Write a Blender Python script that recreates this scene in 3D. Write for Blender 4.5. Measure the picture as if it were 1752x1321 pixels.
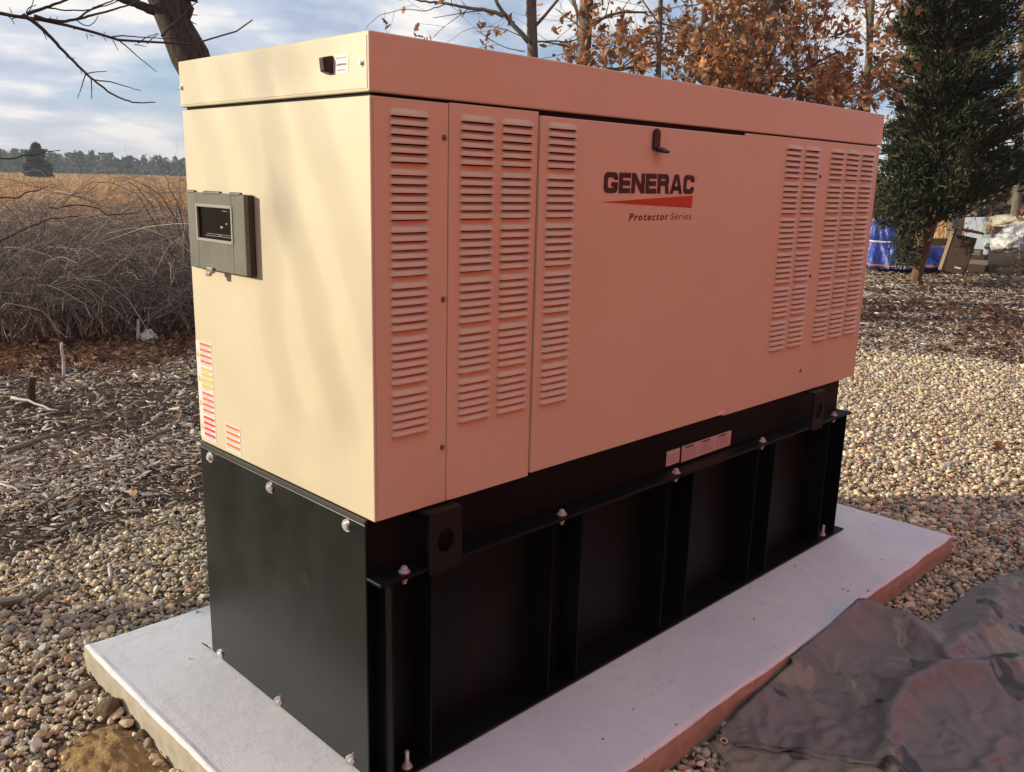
import bpy, math, random
import numpy as np
from mathutils import Vector, Matrix

# ------------------------------------------------------------------ camera
for o in list(bpy.data.objects):
    bpy.data.objects.remove(o, do_unlink=True)
S = bpy.context.scene
COL = S.collection
CAM = np.array([-1.26867, -1.75134, 1.64248])
FW = np.array([0.68996264, 0.68707696, -0.2277648])
RT = np.array([0.70944463, -0.70433902, 0.02438996])
UP = np.array([0.14366585, 0.17841468, 0.97341067])
FPX = 1507.1
cd = bpy.data.cameras.new('camera')
cam = bpy.data.objects.new('camera', cd)
COL.objects.link(cam)
cd.sensor_width = 36.0
cd.lens = FPX / 1752 * 36
cd.clip_start = 0.05
cd.clip_end = 3000
cam.matrix_world = Matrix((
    (RT[0], UP[0], -FW[0], CAM[0]),
    (RT[1], UP[1], -FW[1], CAM[1]),
    (RT[2], UP[2], -FW[2], CAM[2]),
    (0, 0, 0, 1)))
S.camera = cam
S.render.resolution_x, S.render.resolution_y = 1024, 772

# ------------------------------------------------------------------ world, sun, exposure
SUN_EL = math.radians(14.5)
SUN_H = np.array([-0.773, 0.634])            # horizontal direction towards the sun
SUN = np.array([SUN_H[0]*math.cos(SUN_EL), SUN_H[1]*math.cos(SUN_EL), math.sin(SUN_EL)])
W = bpy.data.worlds.new('World')
S.world = W
W.use_nodes = True
nt = W.node_tree
nt.nodes.clear()
def wn(t, **k):
    n = nt.nodes.new(t)
    for a, b in k.items():
        setattr(n, a, b)
    return n
def wm(op, a=None, b=None, c=None):
    n = wn('ShaderNodeMath', operation=op)
    for i, v in enumerate((a, b, c)):
        if v is None: continue
        if isinstance(v, (int, float)): n.inputs[i].default_value = v
        else: nt.links.new(v, n.inputs[i])
    return n.outputs[0]
def wramp(fac, stops):
    n = wn('ShaderNodeValToRGB')
    while len(n.color_ramp.elements) < len(stops): n.color_ramp.elements.new(0.5)
    for e, (p, c) in zip(n.color_ramp.elements, stops):
        e.position = p; e.color = (*c, 1) if len(c) == 3 else c
    nt.links.new(fac, n.inputs[0])
    return n.outputs[0]
sky = wn('ShaderNodeTexSky', sky_type='NISHITA')
sky.sun_disc = False
sky.sun_elevation = SUN_EL
sky.sun_rotation = math.atan2(SUN_H[0], SUN_H[1])
sky.air_density = 1.0; sky.dust_density = 0.1; sky.ozone_density = 6.0
bg1 = wn('ShaderNodeBackground'); bg1.inputs[1].default_value = 0.145
nt.links.new(sky.outputs[0], bg1.inputs[0])
tc = wn('ShaderNodeTexCoord')
sx = wn('ShaderNodeSeparateXYZ'); nt.links.new(tc.outputs['Generated'], sx.inputs[0])
den = wm('ADD', wm('MAXIMUM', sx.outputs[2], 0.0), 0.22)
cx = wn('ShaderNodeCombineXYZ')
nt.links.new(wm('DIVIDE', sx.outputs[0], den), cx.inputs[0])
nt.links.new(wm('DIVIDE', sx.outputs[1], den), cx.inputs[1])
mp = wn('ShaderNodeMapping'); nt.links.new(cx.outputs[0], mp.inputs[0])
mp.inputs['Location'].default_value = (3.1, 1.7, 0.0)
mp.inputs['Rotation'].default_value = (0, 0, math.radians(25))
mp.inputs['Scale'].default_value = (1.0, 1.15, 1)
n1 = wn('ShaderNodeTexNoise'); nt.links.new(mp.outputs[0], n1.inputs[0])
n1.inputs['Scale'].default_value = 1.0; n1.inputs['Detail'].default_value = 6; n1.inputs['Roughness'].default_value = 0.5; n1.inputs['Distortion'].default_value = 0.15
n2 = wn('ShaderNodeTexNoise'); nt.links.new(mp.outputs[0], n2.inputs[0])
n2.inputs['Scale'].default_value = 2.7; n2.inputs['Detail'].default_value = 5; n2.inputs['Roughness'].default_value = 0.5; n2.inputs['Distortion'].default_value = 0.15
dens = wramp(n1.outputs[0], [(0.36, (0, 0, 0)), (0.54, (1, 1, 1))])
# cloud bodies: cream where thin and lit, blue grey where thick
ccol = wramp(n2.outputs[0], [(0.39, (0.45, 0.52, 0.67)), (0.50, (0.64, 0.69, 0.79)), (0.60, (1.0, 0.95, 0.90))])
hz = wramp(sx.outputs[2], [(0.0, (1, 1, 1)), (0.16, (0, 0, 0))])
hm = wn('ShaderNodeMix', data_type='RGBA'); hm.inputs[7].default_value = (0.82, 0.75, 0.76, 1)
nt.links.new(wm('MULTIPLY', hz, 0.50), hm.inputs[0]); nt.links.new(ccol, hm.inputs[6])
bg2 = wn('ShaderNodeBackground'); bg2.inputs[1].default_value = 1.08
nt.links.new(hm.outputs[2], bg2.inputs[0])
ms = wn('ShaderNodeMixShader')
nt.links.new(wm('MAXIMUM', wm('MULTIPLY', dens, 0.92), wm('MULTIPLY', hz, 1.0)), ms.inputs[0])
nt.links.new(bg1.outputs[0], ms.inputs[1]); nt.links.new(bg2.outputs[0], ms.inputs[2])
wo = wn('ShaderNodeOutputWorld'); nt.links.new(ms.outputs[0], wo.inputs[0])

sl = bpy.data.lights.new('sun', 'SUN')
sl.energy = 5.0
sl.angle = math.radians(0.9)
sl.color = (1.0, 0.89, 0.66)
so = bpy.data.objects.new('sun', sl)
COL.objects.link(so)
so.rotation_euler = Vector(SUN).to_track_quat('Z', 'Y').to_euler()
so.location = (-8, 6, 8)

S.render.engine = 'CYCLES'
S.view_settings.view_transform = 'Standard'
S.view_settings.look = 'None'
S.view_settings.exposure = 0.0
S.view_settings.gamma = 1.0
S.cycles.max_bounces = 6
S.cycles.diffuse_bounces = 4

G = -0.12                                     # ground level; the slab's top is z = 0

# ------------------------------------------------------------------ helpers
def ray(px, py):
    return FW + RT*(px-876)/FPX - UP*(py-660.5)/FPX
def at(px, py, dist):                          # point seen at a pixel, at a horizontal distance from the camera
    d = ray(px, py); return CAM + d*dist/np.hypot(d[0], d[1])
def onz(px, py, z):
    d = ray(px, py); return CAM + d*(z-CAM[2])/d[2]
def proj(P):
    d = np.asarray(P) - CAM; z = d @ FW
    return 876+FPX*(d @ RT)/z, 660.5-FPX*(d @ UP)/z, z

def tag(o, label=None, cat=None, group=None, kind=None):
    if label: o['label'] = label
    if cat: o['category'] = cat
    if group: o['group'] = group
    if kind: o['kind'] = kind
    return o
def empty(name, loc=(0, 0, 0), rz=0.0, parent=None):
    o = bpy.data.objects.new(name, None); COL.objects.link(o)
    o.location = loc; o.rotation_euler = (0, 0, rz); o.empty_display_size = 0.1
    if parent: o.parent = parent
    return o
def link(name, me, parent=None, loc=None, rot=None):
    o = bpy.data.objects.new(name, me); COL.objects.link(o)
    if parent: o.parent = parent
    if loc is not None: o.location = loc
    if rot is not None: o.rotation_euler = rot
    return o

class MB:
    def __init__(s): s.v = []; s.f = []; s.m = []
    def add(s, vs, fs, mi=0):
        b = len(s.v); s.v += [tuple(map(float, p)) for p in vs]
        s.f += [tuple(b+i for i in f) for f in fs]; s.m += [mi]*len(fs); return s
    def box(s, x0, x1, y0, y1, z0, z1, mi=0):
        return s.add([(x0,y0,z0),(x1,y0,z0),(x1,y1,z0),(x0,y1,z0),(x0,y0,z1),(x1,y0,z1),(x1,y1,z1),(x0,y1,z1)],
                     [(0,3,2,1),(4,5,6,7),(0,1,5,4),(1,2,6,5),(2,3,7,6),(3,0,4,7)], mi)
    def cyl(s, p0, p1, r0, r1=None, n=12, mi=0, ph=0.0):
        r1 = r0 if r1 is None else r1
        p0 = Vector(p0); p1 = Vector(p1); d = (p1-p0).normalized()
        a = d.orthogonal().normalized(); b = d.cross(a)
        vs = []
        for p, r in ((p0, r0), (p1, r1)):
            for i in range(n):
                t = 2*math.pi*i/n + ph; vs.append(p + (a*math.cos(t)+b*math.sin(t))*r)
        fs = [(i, (i+1) % n, n+(i+1) % n, n+i) for i in range(n)] + [tuple(range(n))[::-1], tuple(range(n, 2*n))]
        return s.add(vs, fs, mi)
    def prism(s, poly, fn, mi=0, t=0.001):
        # poly: 2d outline; fn(u, v, w) -> 3d, w = 0 back, w = t front
        n = len(poly)
        vs = [fn(u, v, 0) for u, v in poly] + [fn(u, v, t) for u, v in poly]
        fs = [tuple(range(n, 2*n)), tuple(range(n))[::-1]] + [(i, (i+1) % n, n+(i+1) % n, n+i) for i in range(n)]
        return s.add(vs, fs, mi)
    def mesh(s, name, mats, smooth=False):
        me = bpy.data.meshes.new(name); me.from_pydata(s.v, [], s.f)
        for m in (mats if isinstance(mats, (list, tuple)) else [mats]): me.materials.append(m)
        me.polygons.foreach_set('material_index', s.m)
        if smooth: me.polygons.foreach_set('use_smooth', [True]*len(s.f))
        me.update(); return me
    def build(s, name, mats, parent=None, smooth=False, bevel=0.0, seg=2, loc=None, rot=None):
        o = link(name, s.mesh(name, mats, smooth), parent, loc, rot)
        if bevel:
            b = o.modifiers.new('bevel', 'BEVEL'); b.width = bevel; b.segments = seg; b.limit_method = 'ANGLE'; b.angle_limit = math.radians(40)
        return o

def bulk(name, V, F, mats, col=None, smooth=False, parent=None, mi=None):
    """V (n,3), F (m,k) index array; col (n,3) per vertex colour"""
    V = np.asarray(V, np.float32); F = np.asarray(F, np.int32)
    me = bpy.data.meshes.new(name)
    me.vertices.add(len(V)); me.vertices.foreach_set('co', V.ravel())
    k = F.shape[1]
    me.loops.add(F.size); me.loops.foreach_set('vertex_index', F.ravel())
    me.polygons.add(len(F))
    me.polygons.foreach_set('loop_start', np.arange(0, F.size, k, dtype=np.int32))
    me.polygons.foreach_set('loop_total', np.full(len(F), k, np.int32))
    for m in (mats if isinstance(mats, (list, tuple)) else [mats]): me.materials.append(m)
    if mi is not None: me.polygons.foreach_set('material_index', np.asarray(mi, np.int32))
    if smooth: me.polygons.foreach_set('use_smooth', np.ones(len(F), bool))
    if col is not None:
        a = me.color_attributes.new('tint', 'FLOAT_COLOR', 'POINT')
        c = np.ones((len(V), 4), np.float32); c[:, :3] = col
        a.data.foreach_set('color', c.ravel())
    me.update(calc_edges=True)
    return link(name, me, parent)

def rotmats(rng, n):
    q = rng.normal(size=(n, 4)); q /= np.linalg.norm(q, axis=1)[:, None]
    w, x, y, z = q.T
    return np.stack([np.stack([1-2*(y*y+z*z), 2*(x*y-z*w), 2*(x*z+y*w)], -1),
                     np.stack([2*(x*y+z*w), 1-2*(x*x+z*z), 2*(y*z-x*w)], -1),
                     np.stack([2*(x*z-y*w), 2*(y*z+x*w), 1-2*(x*x+y*y)], -1)], -2)
def eul(yaw, pitch, roll):
    cy, sy = np.cos(yaw), np.sin(yaw); cp, sp = np.cos(pitch), np.sin(pitch); cr, sr = np.cos(roll), np.sin(roll)
    o = np.zeros_like(cy); i = np.ones_like(cy)
    st = lambda r: np.stack([np.stack(x, -1) for x in r], -2)
    Z = st([[cy, -sy, o], [sy, cy, o], [o, o, i]]); Y = st([[cp, o, sp], [o, i, o], [-sp, o, cp]]); X = st([[i, o, o], [o, cr, -sr], [o, sr, cr]])
    return Z @ Y @ X
def scatter(T, F, P, R, scl):
    """template verts T (k,3) or (n,k,3), faces F, placed at P (n,3), rotated R (n,3,3), scaled scl (n,3)"""
    n = len(P)
    t = np.broadcast_to(T, (n,)+T.shape) if T.ndim == 2 else T
    v = np.einsum('nij,nkj->nki', R, t*scl[:, None, :]) + P[:, None, :]
    k = t.shape[1]
    f = F[None] + (np.arange(n)*k)[:, None, None]
    return v.reshape(-1, 3), f.reshape(-1, F.shape[1])
def tubes(P, R, sides=3):
    """P (n,k,3) polylines, R (n,k) radii -> verts, quads (open ends)"""
    n, k, _ = P.shape
    t = np.gradient(P, axis=1); t /= np.linalg.norm(t, axis=2, keepdims=True)+1e-9
    ref = np.where(np.abs(t[..., 2:3]) > 0.9, np.array([1., 0, 0]), np.array([0, 0, 1.]))
    a = np.cross(t, ref); a /= np.linalg.norm(a, axis=2, keepdims=True)+1e-9
    b = np.cross(t, a)
    an = np.arange(sides)*2*np.pi/sides
    ring = P[:, :, None, :] + R[:, :, None, None]*(a[:, :, None, :]*np.cos(an)[None, None, :, None] + b[:, :, None, :]*np.sin(an)[None, None, :, None])
    V = ring.reshape(-1, 3)
    i = np.arange(n)[:, None, None]*k*sides; j = np.arange(k-1)[None, :, None]*sides; s = np.arange(sides)[None, None, :]; s2 = (s+1) % sides
    F = np.stack([i+j+s, i+j+s2, i+j+sides+s2, i+j+sides+s], -1).reshape(-1, 4)
    return V, F
def resample(pts, k):
    pts = np.asarray(pts, float)
    d = np.r_[0, np.cumsum(np.linalg.norm(np.diff(pts, axis=0), axis=1))]
    u = np.linspace(0, d[-1], k)
    # smooth (Catmull-Rom like) by interpolating then light averaging
    q = np.stack([np.interp(u, d, pts[:, i]) for i in range(3)], -1)
    if k > 4:
        for _ in range(2): q[1:-1] = 0.25*q[:-2]+0.5*q[1:-1]+0.25*q[2:]
    return q
def cat_vf(parts):
    V = []; F = []; C = []; b = 0
    for p in parts:
        V.append(p[0]); F.append(p[1]+b); b += len(p[0])
        if len(p) > 2: C.append(p[2])
    return (np.concatenate(V), np.concatenate(F), np.concatenate(C) if C else None)

def ico(sub):
    t = (1+5**.5)/2
    v = np.array([(-1,t,0),(1,t,0),(-1,-t,0),(1,-t,0),(0,-1,t),(0,1,t),(0,-1,-t),(0,1,-t),(t,0,-1),(t,0,1),(-t,0,-1),(-t,0,1)], float)
    f = [(0,11,5),(0,5,1),(0,1,7),(0,7,10),(0,10,11),(1,5,9),(5,11,4),(11,10,2),(10,7,6),(7,1,8),(3,9,4),(3,4,2),(3,2,6),(3,6,8),(3,8,9),(4,9,5),(2,4,11),(6,2,10),(8,6,7),(9,8,1)]
    v = [p/np.linalg.norm(p) for p in v]
    for _ in range(sub):
        c = {}; nf = []
        def mid(a, b):
            k = (min(a, b), max(a, b))
            if k not in c:
                m = v[a]+v[b]; v.append(m/np.linalg.norm(m)); c[k] = len(v)-1
            return c[k]
        for a, b, d in f:
            x, y, z = mid(a, b), mid(b, d), mid(d, a); nf += [(a,x,z),(b,y,x),(d,z,y),(x,y,z)]
        f = nf
    return np.array(v), np.array(f)

def vnoise(x, y, seed=0):
    """smooth value noise in numpy"""
    xi = np.floor(x).astype(int); yi = np.floor(y).astype(int); u = x-xi; w = y-yi
    u = u*u*(3-2*u); w = w*w*(3-2*w)
    def h(a, b):
        n = (a*374761393 + b*668265263 + seed*974711) & 0x7fffffff
        n = ((n ^ (n >> 13))*1274126177) & 0x7fffffff
        return ((n ^ (n >> 16)) & 0xffff)/65535.0
    return (h(xi, yi)*(1-u)+h(xi+1, yi)*u)*(1-w) + (h(xi, yi+1)*(1-u)+h(xi+1, yi+1)*u)*w
def fbm(x, y, seed=0, o=4):
    s = 0; a = 0.5
    for i in range(o):
        s = s + a*vnoise(x*2**i, y*2**i, seed+i); a *= 0.5
    return s

# ------------------------------------------------------------------ materials
def mat(name, col, rough=0.6, metal=0.0, spec=0.5, build=None):
    m = bpy.data.materials.new(name); m.use_nodes = True
    n = m.node_tree; b = n.nodes['Principled BSDF']
    b.inputs['Base Color'].default_value = (*col, 1); b.inputs['Roughness'].default_value = rough
    b.inputs['Metallic'].default_value = metal; b.inputs['Specular IOR Level'].default_value = spec
    if build: build(n, b)
    return m
def nnoise(n, scale, detail=4, rough=0.55, coord='Object', stretch=None, dist=0.0):
    c = n.nodes.new('ShaderNodeTexCoord'); t = n.nodes.new('ShaderNodeTexNoise')
    t.inputs['Scale'].default_value = scale; t.inputs['Detail'].default_value = detail; t.inputs['Roughness'].default_value = rough; t.inputs['Distortion'].default_value = dist
    src = c.outputs[coord]
    if stretch:
        mpn = n.nodes.new('ShaderNodeMapping'); mpn.inputs['Scale'].default_value = stretch
        n.links.new(src, mpn.inputs[0]); src = mpn.outputs[0]
    n.links.new(src, t.inputs['Vector']); return t.outputs[0]
def nramp(n, fac, stops, interp='LINEAR'):
    r = n.nodes.new('ShaderNodeValToRGB'); r.color_ramp.interpolation = interp
    while len(r.color_ramp.elements) < len(stops): r.color_ramp.elements.new(0.5)
    for e, (p, c) in zip(r.color_ramp.elements, stops):
        e.position = p; e.color = (*c, 1)
    n.links.new(fac, r.inputs[0]); return r.outputs[0]
def nmix(n, fac, a, b, mode='MIX'):
    x = n.nodes.new('ShaderNodeMix'); x.data_type = 'RGBA'; x.blend_type = mode
    for i, v in ((0, fac), (6, a), (7, b)):
        if hasattr(v, 'links'): n.links.new(v, x.inputs[i])
        elif isinstance(v, (int, float)): x.inputs[i].default_value = v
        else: x.inputs[i].default_value = (*v, 1)
    return x.outputs[2]
def nmath(n, op, a, b=0.0):
    x = n.nodes.new('ShaderNodeMath'); x.operation = op
    for i, v in ((0, a), (1, b)):
        if hasattr(v, 'links'): n.links.new(v, x.inputs[i])
        else: x.inputs[i].default_value = v
    return x.outputs[0]
def nbump(n, b, h, strength=0.3, dist=0.01):
    x = n.nodes.new('ShaderNodeBump'); x.inputs['Strength'].default_value = strength; x.inputs['Distance'].default_value = dist
    n.links.new(h, x.inputs['Height']); n.links.new(x.outputs[0], b.inputs['Normal'])

def b_paint(n, b):
    big = nnoise(n, 2.2, 5); fine = nnoise(n, 420, 2)
    c = nramp(n, big, [(0.3, (0.615, 0.530, 0.365)), (0.7, (0.655, 0.570, 0.400))])
    n.links.new(c, b.inputs['Base Color'])
    r = nramp(n, nnoise(n, 5, 5), [(0.3, (0.36,)*3), (0.7, (0.50,)*3)]); n.links.new(r, b.inputs['Roughness'])
    nbump(n, b, fine, 0.12, 0.0006)
M_PAINT = mat('beige_enclosure_paint', (0.64, 0.55, 0.38), 0.42, build=b_paint)
def b_black(n, b):
    dust = nnoise(n, 3.5, 6, 0.6); sm = nnoise(n, 9, 5, 0.65, stretch=(1, 1, .35), dist=1.2)
    c = nramp(n, dust, [(0.35, (0.0070, 0.0072, 0.0070)), (0.75, (0.014, 0.014, 0.0125))])
    sp = nramp(n, sm, [(0.66, (0, 0, 0)), (0.80, (0.22,)*3)])
    c = nmix(n, sp, c, (0.075, 0.072, 0.062)); n.links.new(c, b.inputs['Base Color'])
    n.links.new(nramp(n, dust, [(0.3, (0.30,)*3), (0.7, (0.42,)*3)]), b.inputs['Roughness'])
    nbump(n, b, nnoise(n, 160, 2), 0.10, 0.0008)
M_BLACK = mat('black_tank_paint', (0.012, 0.012, 0.012), 0.34, build=b_black)
def b_tank(n, b):
    d = nnoise(n, 4, 6, .6, stretch=(1, 1, .5)); n.links.new(nramp(n, d, [(.35, (.0032, .0034, .0038)), (.62, (.0050, .0052, .0056)), (.80, (.016, .0155, .0145))]), b.inputs['Base Color'])
    n.links.new(nramp(n, d, [(.3, (.36,)*3), (.75, (.52,)*3)]), b.inputs['Roughness']); nbump(n, b, nnoise(n, 3, 3), .12, .01)
M_TANK = mat('black_fuel_tank', (0.0050, 0.0052, 0.0058), 0.33, spec=0.16, build=b_tank)
M_DARK = mat('dark_interior', (0.006, 0.005, 0.005), 0.9)
M_RUBBER = mat('black_plastic', (0.012, 0.012, 0.013), 0.38)
def b_zinc(n, b):
    n.links.new(nramp(n, nnoise(n, 90, 3), [(0.3, (0.58, 0.57, 0.55)), (0.7, (0.78, 0.77, 0.75))]), b.inputs['Base Color'])
M_ZINC = mat('zinc_bolt', (0.6, 0.6, 0.58), 0.34, 0.45, build=b_zinc)
def b_box(n, b):
    c = nramp(n, nnoise(n, 9, 5, stretch=(1, 1, .5)), [(0.3, (0.095, 0.092, 0.066)), (0.7, (0.160, 0.152, 0.112))]); n.links.new(c, b.inputs['Base Color'])
    nbump(n, b, nnoise(n, 300, 2), 0.15, 0.0006)
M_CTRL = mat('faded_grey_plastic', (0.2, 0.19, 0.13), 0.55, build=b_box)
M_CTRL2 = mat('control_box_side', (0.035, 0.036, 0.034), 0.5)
M_GLASS = mat('smoked_window', (0.006, 0.006, 0.008), 0.05, spec=0.35)
M_LABEL = mat('white_label', (0.74, 0.72, 0.68), 0.4)
M_LABEL2 = mat('dirty_label', (0.55, 0.50, 0.44), 0.5)
M_INK = mat('black_ink', (0.018, 0.012, 0.011), 0.45)
M_GINK = mat('grey_ink', (0.30, 0.29, 0.27), 0.5)
M_RED = mat('signal_red', (0.46, 0.055, 0.012), 0.42)
M_ORANGE = mat('label_orange', (0.78, 0.20, 0.05), 0.45)
M_LRED = mat('label_red_orange', (0.80, 0.16, 0.09), 0.45)
M_LRED2 = mat('label_crimson', (0.72, 0.05, 0.06), 0.45)
M_YEL = mat('label_yellow', (0.72, 0.50, 0.05), 0.45)

def b_conc(n, b):
    big = nnoise(n, 1.6, 6, 0.6); mid = nnoise(n, 11, 6, 0.65, dist=0.6); fine = nnoise(n, 170, 3, 0.6)
    tro = nnoise(n, 5, 5, 0.6, stretch=(0.35, 2.2, 1), dist=0.7)
    c = nramp(n, big, [(0.3, (0.665, 0.670, 0.685)), (0.7, (0.765, 0.765, 0.765))])
    c = nmix(n, nramp(n, mid, [(0.52, (0, 0, 0)), (0.78, (0.5,)*3)]), c, (0.60, 0.61, 0.635))
    c = nmix(n, nramp(n, tro, [(0.60, (0, 0, 0)), (0.75, (0.45,)*3)]), c, (0.80, 0.80, 0.79))
    st = nnoise(n, 2.9, 3, 0.5, dist=0.5)
    c = nmix(n, nramp(n, st, [(0.70, (0, 0, 0)), (0.80, (0.35,)*3)]), c, (0.50, 0.42, 0.30))
    crk = nnoise(n, 3.2, 8, .6, dist=1.6); c = nmix(n, nramp(n, crk, [(.490, (0, 0, 0)), (.498, (.38,)*3), (.506, (0, 0, 0))]), c, (.42, .41, .40))
    pit = n.nodes.new('ShaderNodeTexVoronoi'); pit.inputs['Scale'].default_value = 7
    tcn = n.nodes.new('ShaderNodeTexCoord'); n.links.new(tcn.outputs['Object'], pit.inputs['Vector'])
    c = nmix(n, nramp(n, pit.outputs['Distance'], [(0.02, (0.75,)*3), (0.05, (0, 0, 0))]), c, (0.12, 0.10, 0.09))
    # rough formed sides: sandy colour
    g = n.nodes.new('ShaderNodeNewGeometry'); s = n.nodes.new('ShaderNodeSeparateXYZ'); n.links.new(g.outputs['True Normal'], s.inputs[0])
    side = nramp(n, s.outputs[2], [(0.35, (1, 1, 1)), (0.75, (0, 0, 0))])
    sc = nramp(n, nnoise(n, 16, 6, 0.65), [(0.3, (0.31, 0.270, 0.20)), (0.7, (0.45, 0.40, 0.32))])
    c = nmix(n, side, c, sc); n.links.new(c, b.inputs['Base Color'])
    h = nmath(n, 'ADD', nmath(n, 'MULTIPLY', mid, 0.7), nmath(n, 'ADD', nmath(n, 'MULTIPLY', fine, 0.35), nmath(n, 'MULTIPLY', tro, 0.7)))
    nbump(n, b, h, 0.42, 0.006)
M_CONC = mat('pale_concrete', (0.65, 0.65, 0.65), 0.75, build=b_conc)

def b_tint(rough, bumps=None):
    def f(n, b):
        a = n.nodes.new('ShaderNodeAttribute'); a.attribute_name = 'tint'
        c = a.outputs['Color']
        if bumps:
            h = nnoise(n, bumps[0], 4, 0.6)
            c = nmix(n, 0.8, c, nramp(n, h, [(0.25, (0.62,)*3), (0.75, (1.15,)*3)]), 'MULTIPLY')
            nbump(n, b, h, bumps[1], bumps[2])
        n.links.new(c, b.inputs['Base Color'])
    return f
M_STONES = mat('pea_gravel', (0.3, 0.25, 0.2), 0.8, spec=0.3, build=b_tint(0.8, (120, 0.4, 0.004)))
def b_obj(n, b):
    a = n.nodes.new('ShaderNodeObjectInfo')
    h = nnoise(n, 90, 4, 0.6)
    c = nmix(n, 0.8, a.outputs['Color'], nramp(n, h, [(0.25, (0.62,)*3), (0.75, (1.15,)*3)]), 'MULTIPLY')
    n.links.new(c, b.inputs['Base Color']); nbump(n, b, h, 0.4, 0.004)
M_STONE1 = mat('single_pebble', (0.3, 0.25, 0.2), 0.8, spec=0.3, build=b_obj)
M_CHIP1 = mat('single_wood_chip', (0.3, 0.25, 0.2), 0.9, spec=0.2, build=b_obj)
M_CHIPS = mat('wood_chips', (0.2, 0.15, 0.1), 0.9, spec=0.2, build=b_tint(0.9))
M_LEAF = mat('dry_oak_leaves', (0.25, 0.12, 0.05), 0.75, spec=0.3, build=b_tint(0.75))
M_TWIG = mat('bare_twigs', (0.1, 0.08, 0.07), 0.9, spec=0.15, build=b_tint(0.9))
M_GRASS = mat('dry_grass', (0.4, 0.25, 0.12), 0.85, spec=0.15, build=b_tint(0.85))
M_NEEDLE = mat('evergreen_sprays', (0.03, 0.04, 0.02), 0.7, spec=0.25, build=b_tint(0.7))
M_FAR = mat('far_foliage', (0.06, 0.07, 0.05), 0.9, spec=0.1, build=b_tint(0.9))
def leaf_translucent(m, w=0.35):
    n = m.node_tree; b = n.nodes['Principled BSDF']; out = n.nodes['Material Output']
    t = n.nodes.new('ShaderNodeBsdfTranslucent'); x = n.nodes.new('ShaderNodeMixShader'); x.inputs[0].default_value = w
    n.links.new(b.inputs['Base Color'].links[0].from_socket, t.inputs[0])
    n.links.new(b.outputs[0], x.inputs[1]); n.links.new(t.outputs[0], x.inputs[2]); n.links.new(x.outputs[0], out.inputs[0])
leaf_translucent(M_LEAF, 0.3); leaf_translucent(M_GRASS, 0.25)

def b_bark(c0, c1, sc=14):
    def f(n, b):
        h = nnoise(n, sc, 6, 0.65, stretch=(1, 1, 0.25), dist=0.6)
        n.links.new(nramp(n, h, [(0.3, c0), (0.7, c1)]), b.inputs['Base Color']); nbump(n, b, h, 0.8, 0.02)
    return f
M_BARKD = mat('dark_cherry_bark', (0.05, 0.04, 0.03), 0.9, spec=0.2, build=b_bark((0.022, 0.016, 0.012), (0.105, 0.080, 0.060), 22))
M_BARKG = mat('grey_oak_bark', (0.15, 0.12, 0.1), 0.9, spec=0.2, build=b_bark((0.085, 0.068, 0.052), (0.24, 0.205, 0.165), 16))
M_BARKC = mat('cedar_bark', (0.2, 0.12, 0.07), 0.9, spec=0.2, build=b_bark((0.10, 0.060, 0.036), (0.26, 0.165, 0.10), 14))

def b_ground(c0, c1, c2, sc=9.0):
    def f(n, b):
        a = nnoise(n, sc, 8, 0.7); d = nnoise(n, 0.9, 5, 0.6); e = nnoise(n, 60, 5, 0.7)
        c = nramp(n, a, [(0.28, c0), (0.55, c1), (0.78, c2)])
        c = nmix(n, 0.55, c, nramp(n, d, [(0.3, (0.72,)*3), (0.7, (1.18,)*3)]), 'MULTIPLY')
        c = nmix(n, 0.7, c, nramp(n, e, [(0.3, (0.55,)*3), (0.7, (1.3,)*3)]), 'MULTIPLY')
        n.links.new(c, b.inputs['Base Color']); nbump(n, b, nmath(n, 'ADD', a, e), 0.9, 0.03)
    return f
M_SOIL = mat('dark_mulch_soil', (0.06, 0.045, 0.035), 0.95, spec=0.1, build=b_ground((0.055, 0.036, 0.026), (0.120, 0.084, 0.062), (0.22, 0.175, 0.135)))
M_GRAVB = mat('gravel_bed_dirt', (0.1, 0.08, 0.06), 0.95, spec=0.1, build=b_ground((0.08, 0.062, 0.045), (0.17, 0.135, 0.10), (0.28, 0.235, 0.18), 40))
M_FIELD = mat('field_soil', (0.25, 0.16, 0.08), 0.95, spec=0.1, build=b_ground((0.16, 0.095, 0.045), (0.27, 0.16, 0.075), (0.33, 0.22, 0.12), 1.6))
M_SAND = mat('ochre_sand', (0.35, 0.22, 0.1), 0.95, spec=0.1, build=b_ground((0.34, 0.20, 0.085), (0.56, 0.37, 0.17), (0.66, 0.47, 0.25), 18))
def b_wood(c0, c1, st=(2, 30, 30)):
    def f(n, b):
        h = nnoise(n, 3.0, 6, 0.65, stretch=st, dist=0.5)
        n.links.new(nramp(n, h, [(0.3, c0), (0.7, c1)]), b.inputs['Base Color']); nbump(n, b, h, 0.5, 0.004)
    return f
M_WOODG = mat('weathered_grey_wood', (0.25, 0.22, 0.18), 0.9, spec=0.15, build=b_wood((0.10, 0.080, 0.062), (0.27, 0.23, 0.18)))
M_WOODT = mat('tan_lumber', (0.4, 0.3, 0.18), 0.85, spec=0.2, build=b_wood((0.28, 0.20, 0.11), (0.50, 0.38, 0.22)))
M_WOODB = mat('dark_brown_wood', (0.07, 0.045, 0.03), 0.85, spec=0.2, build=b_wood((0.035, 0.022, 0.015), (0.095, 0.062, 0.042)))

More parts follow.
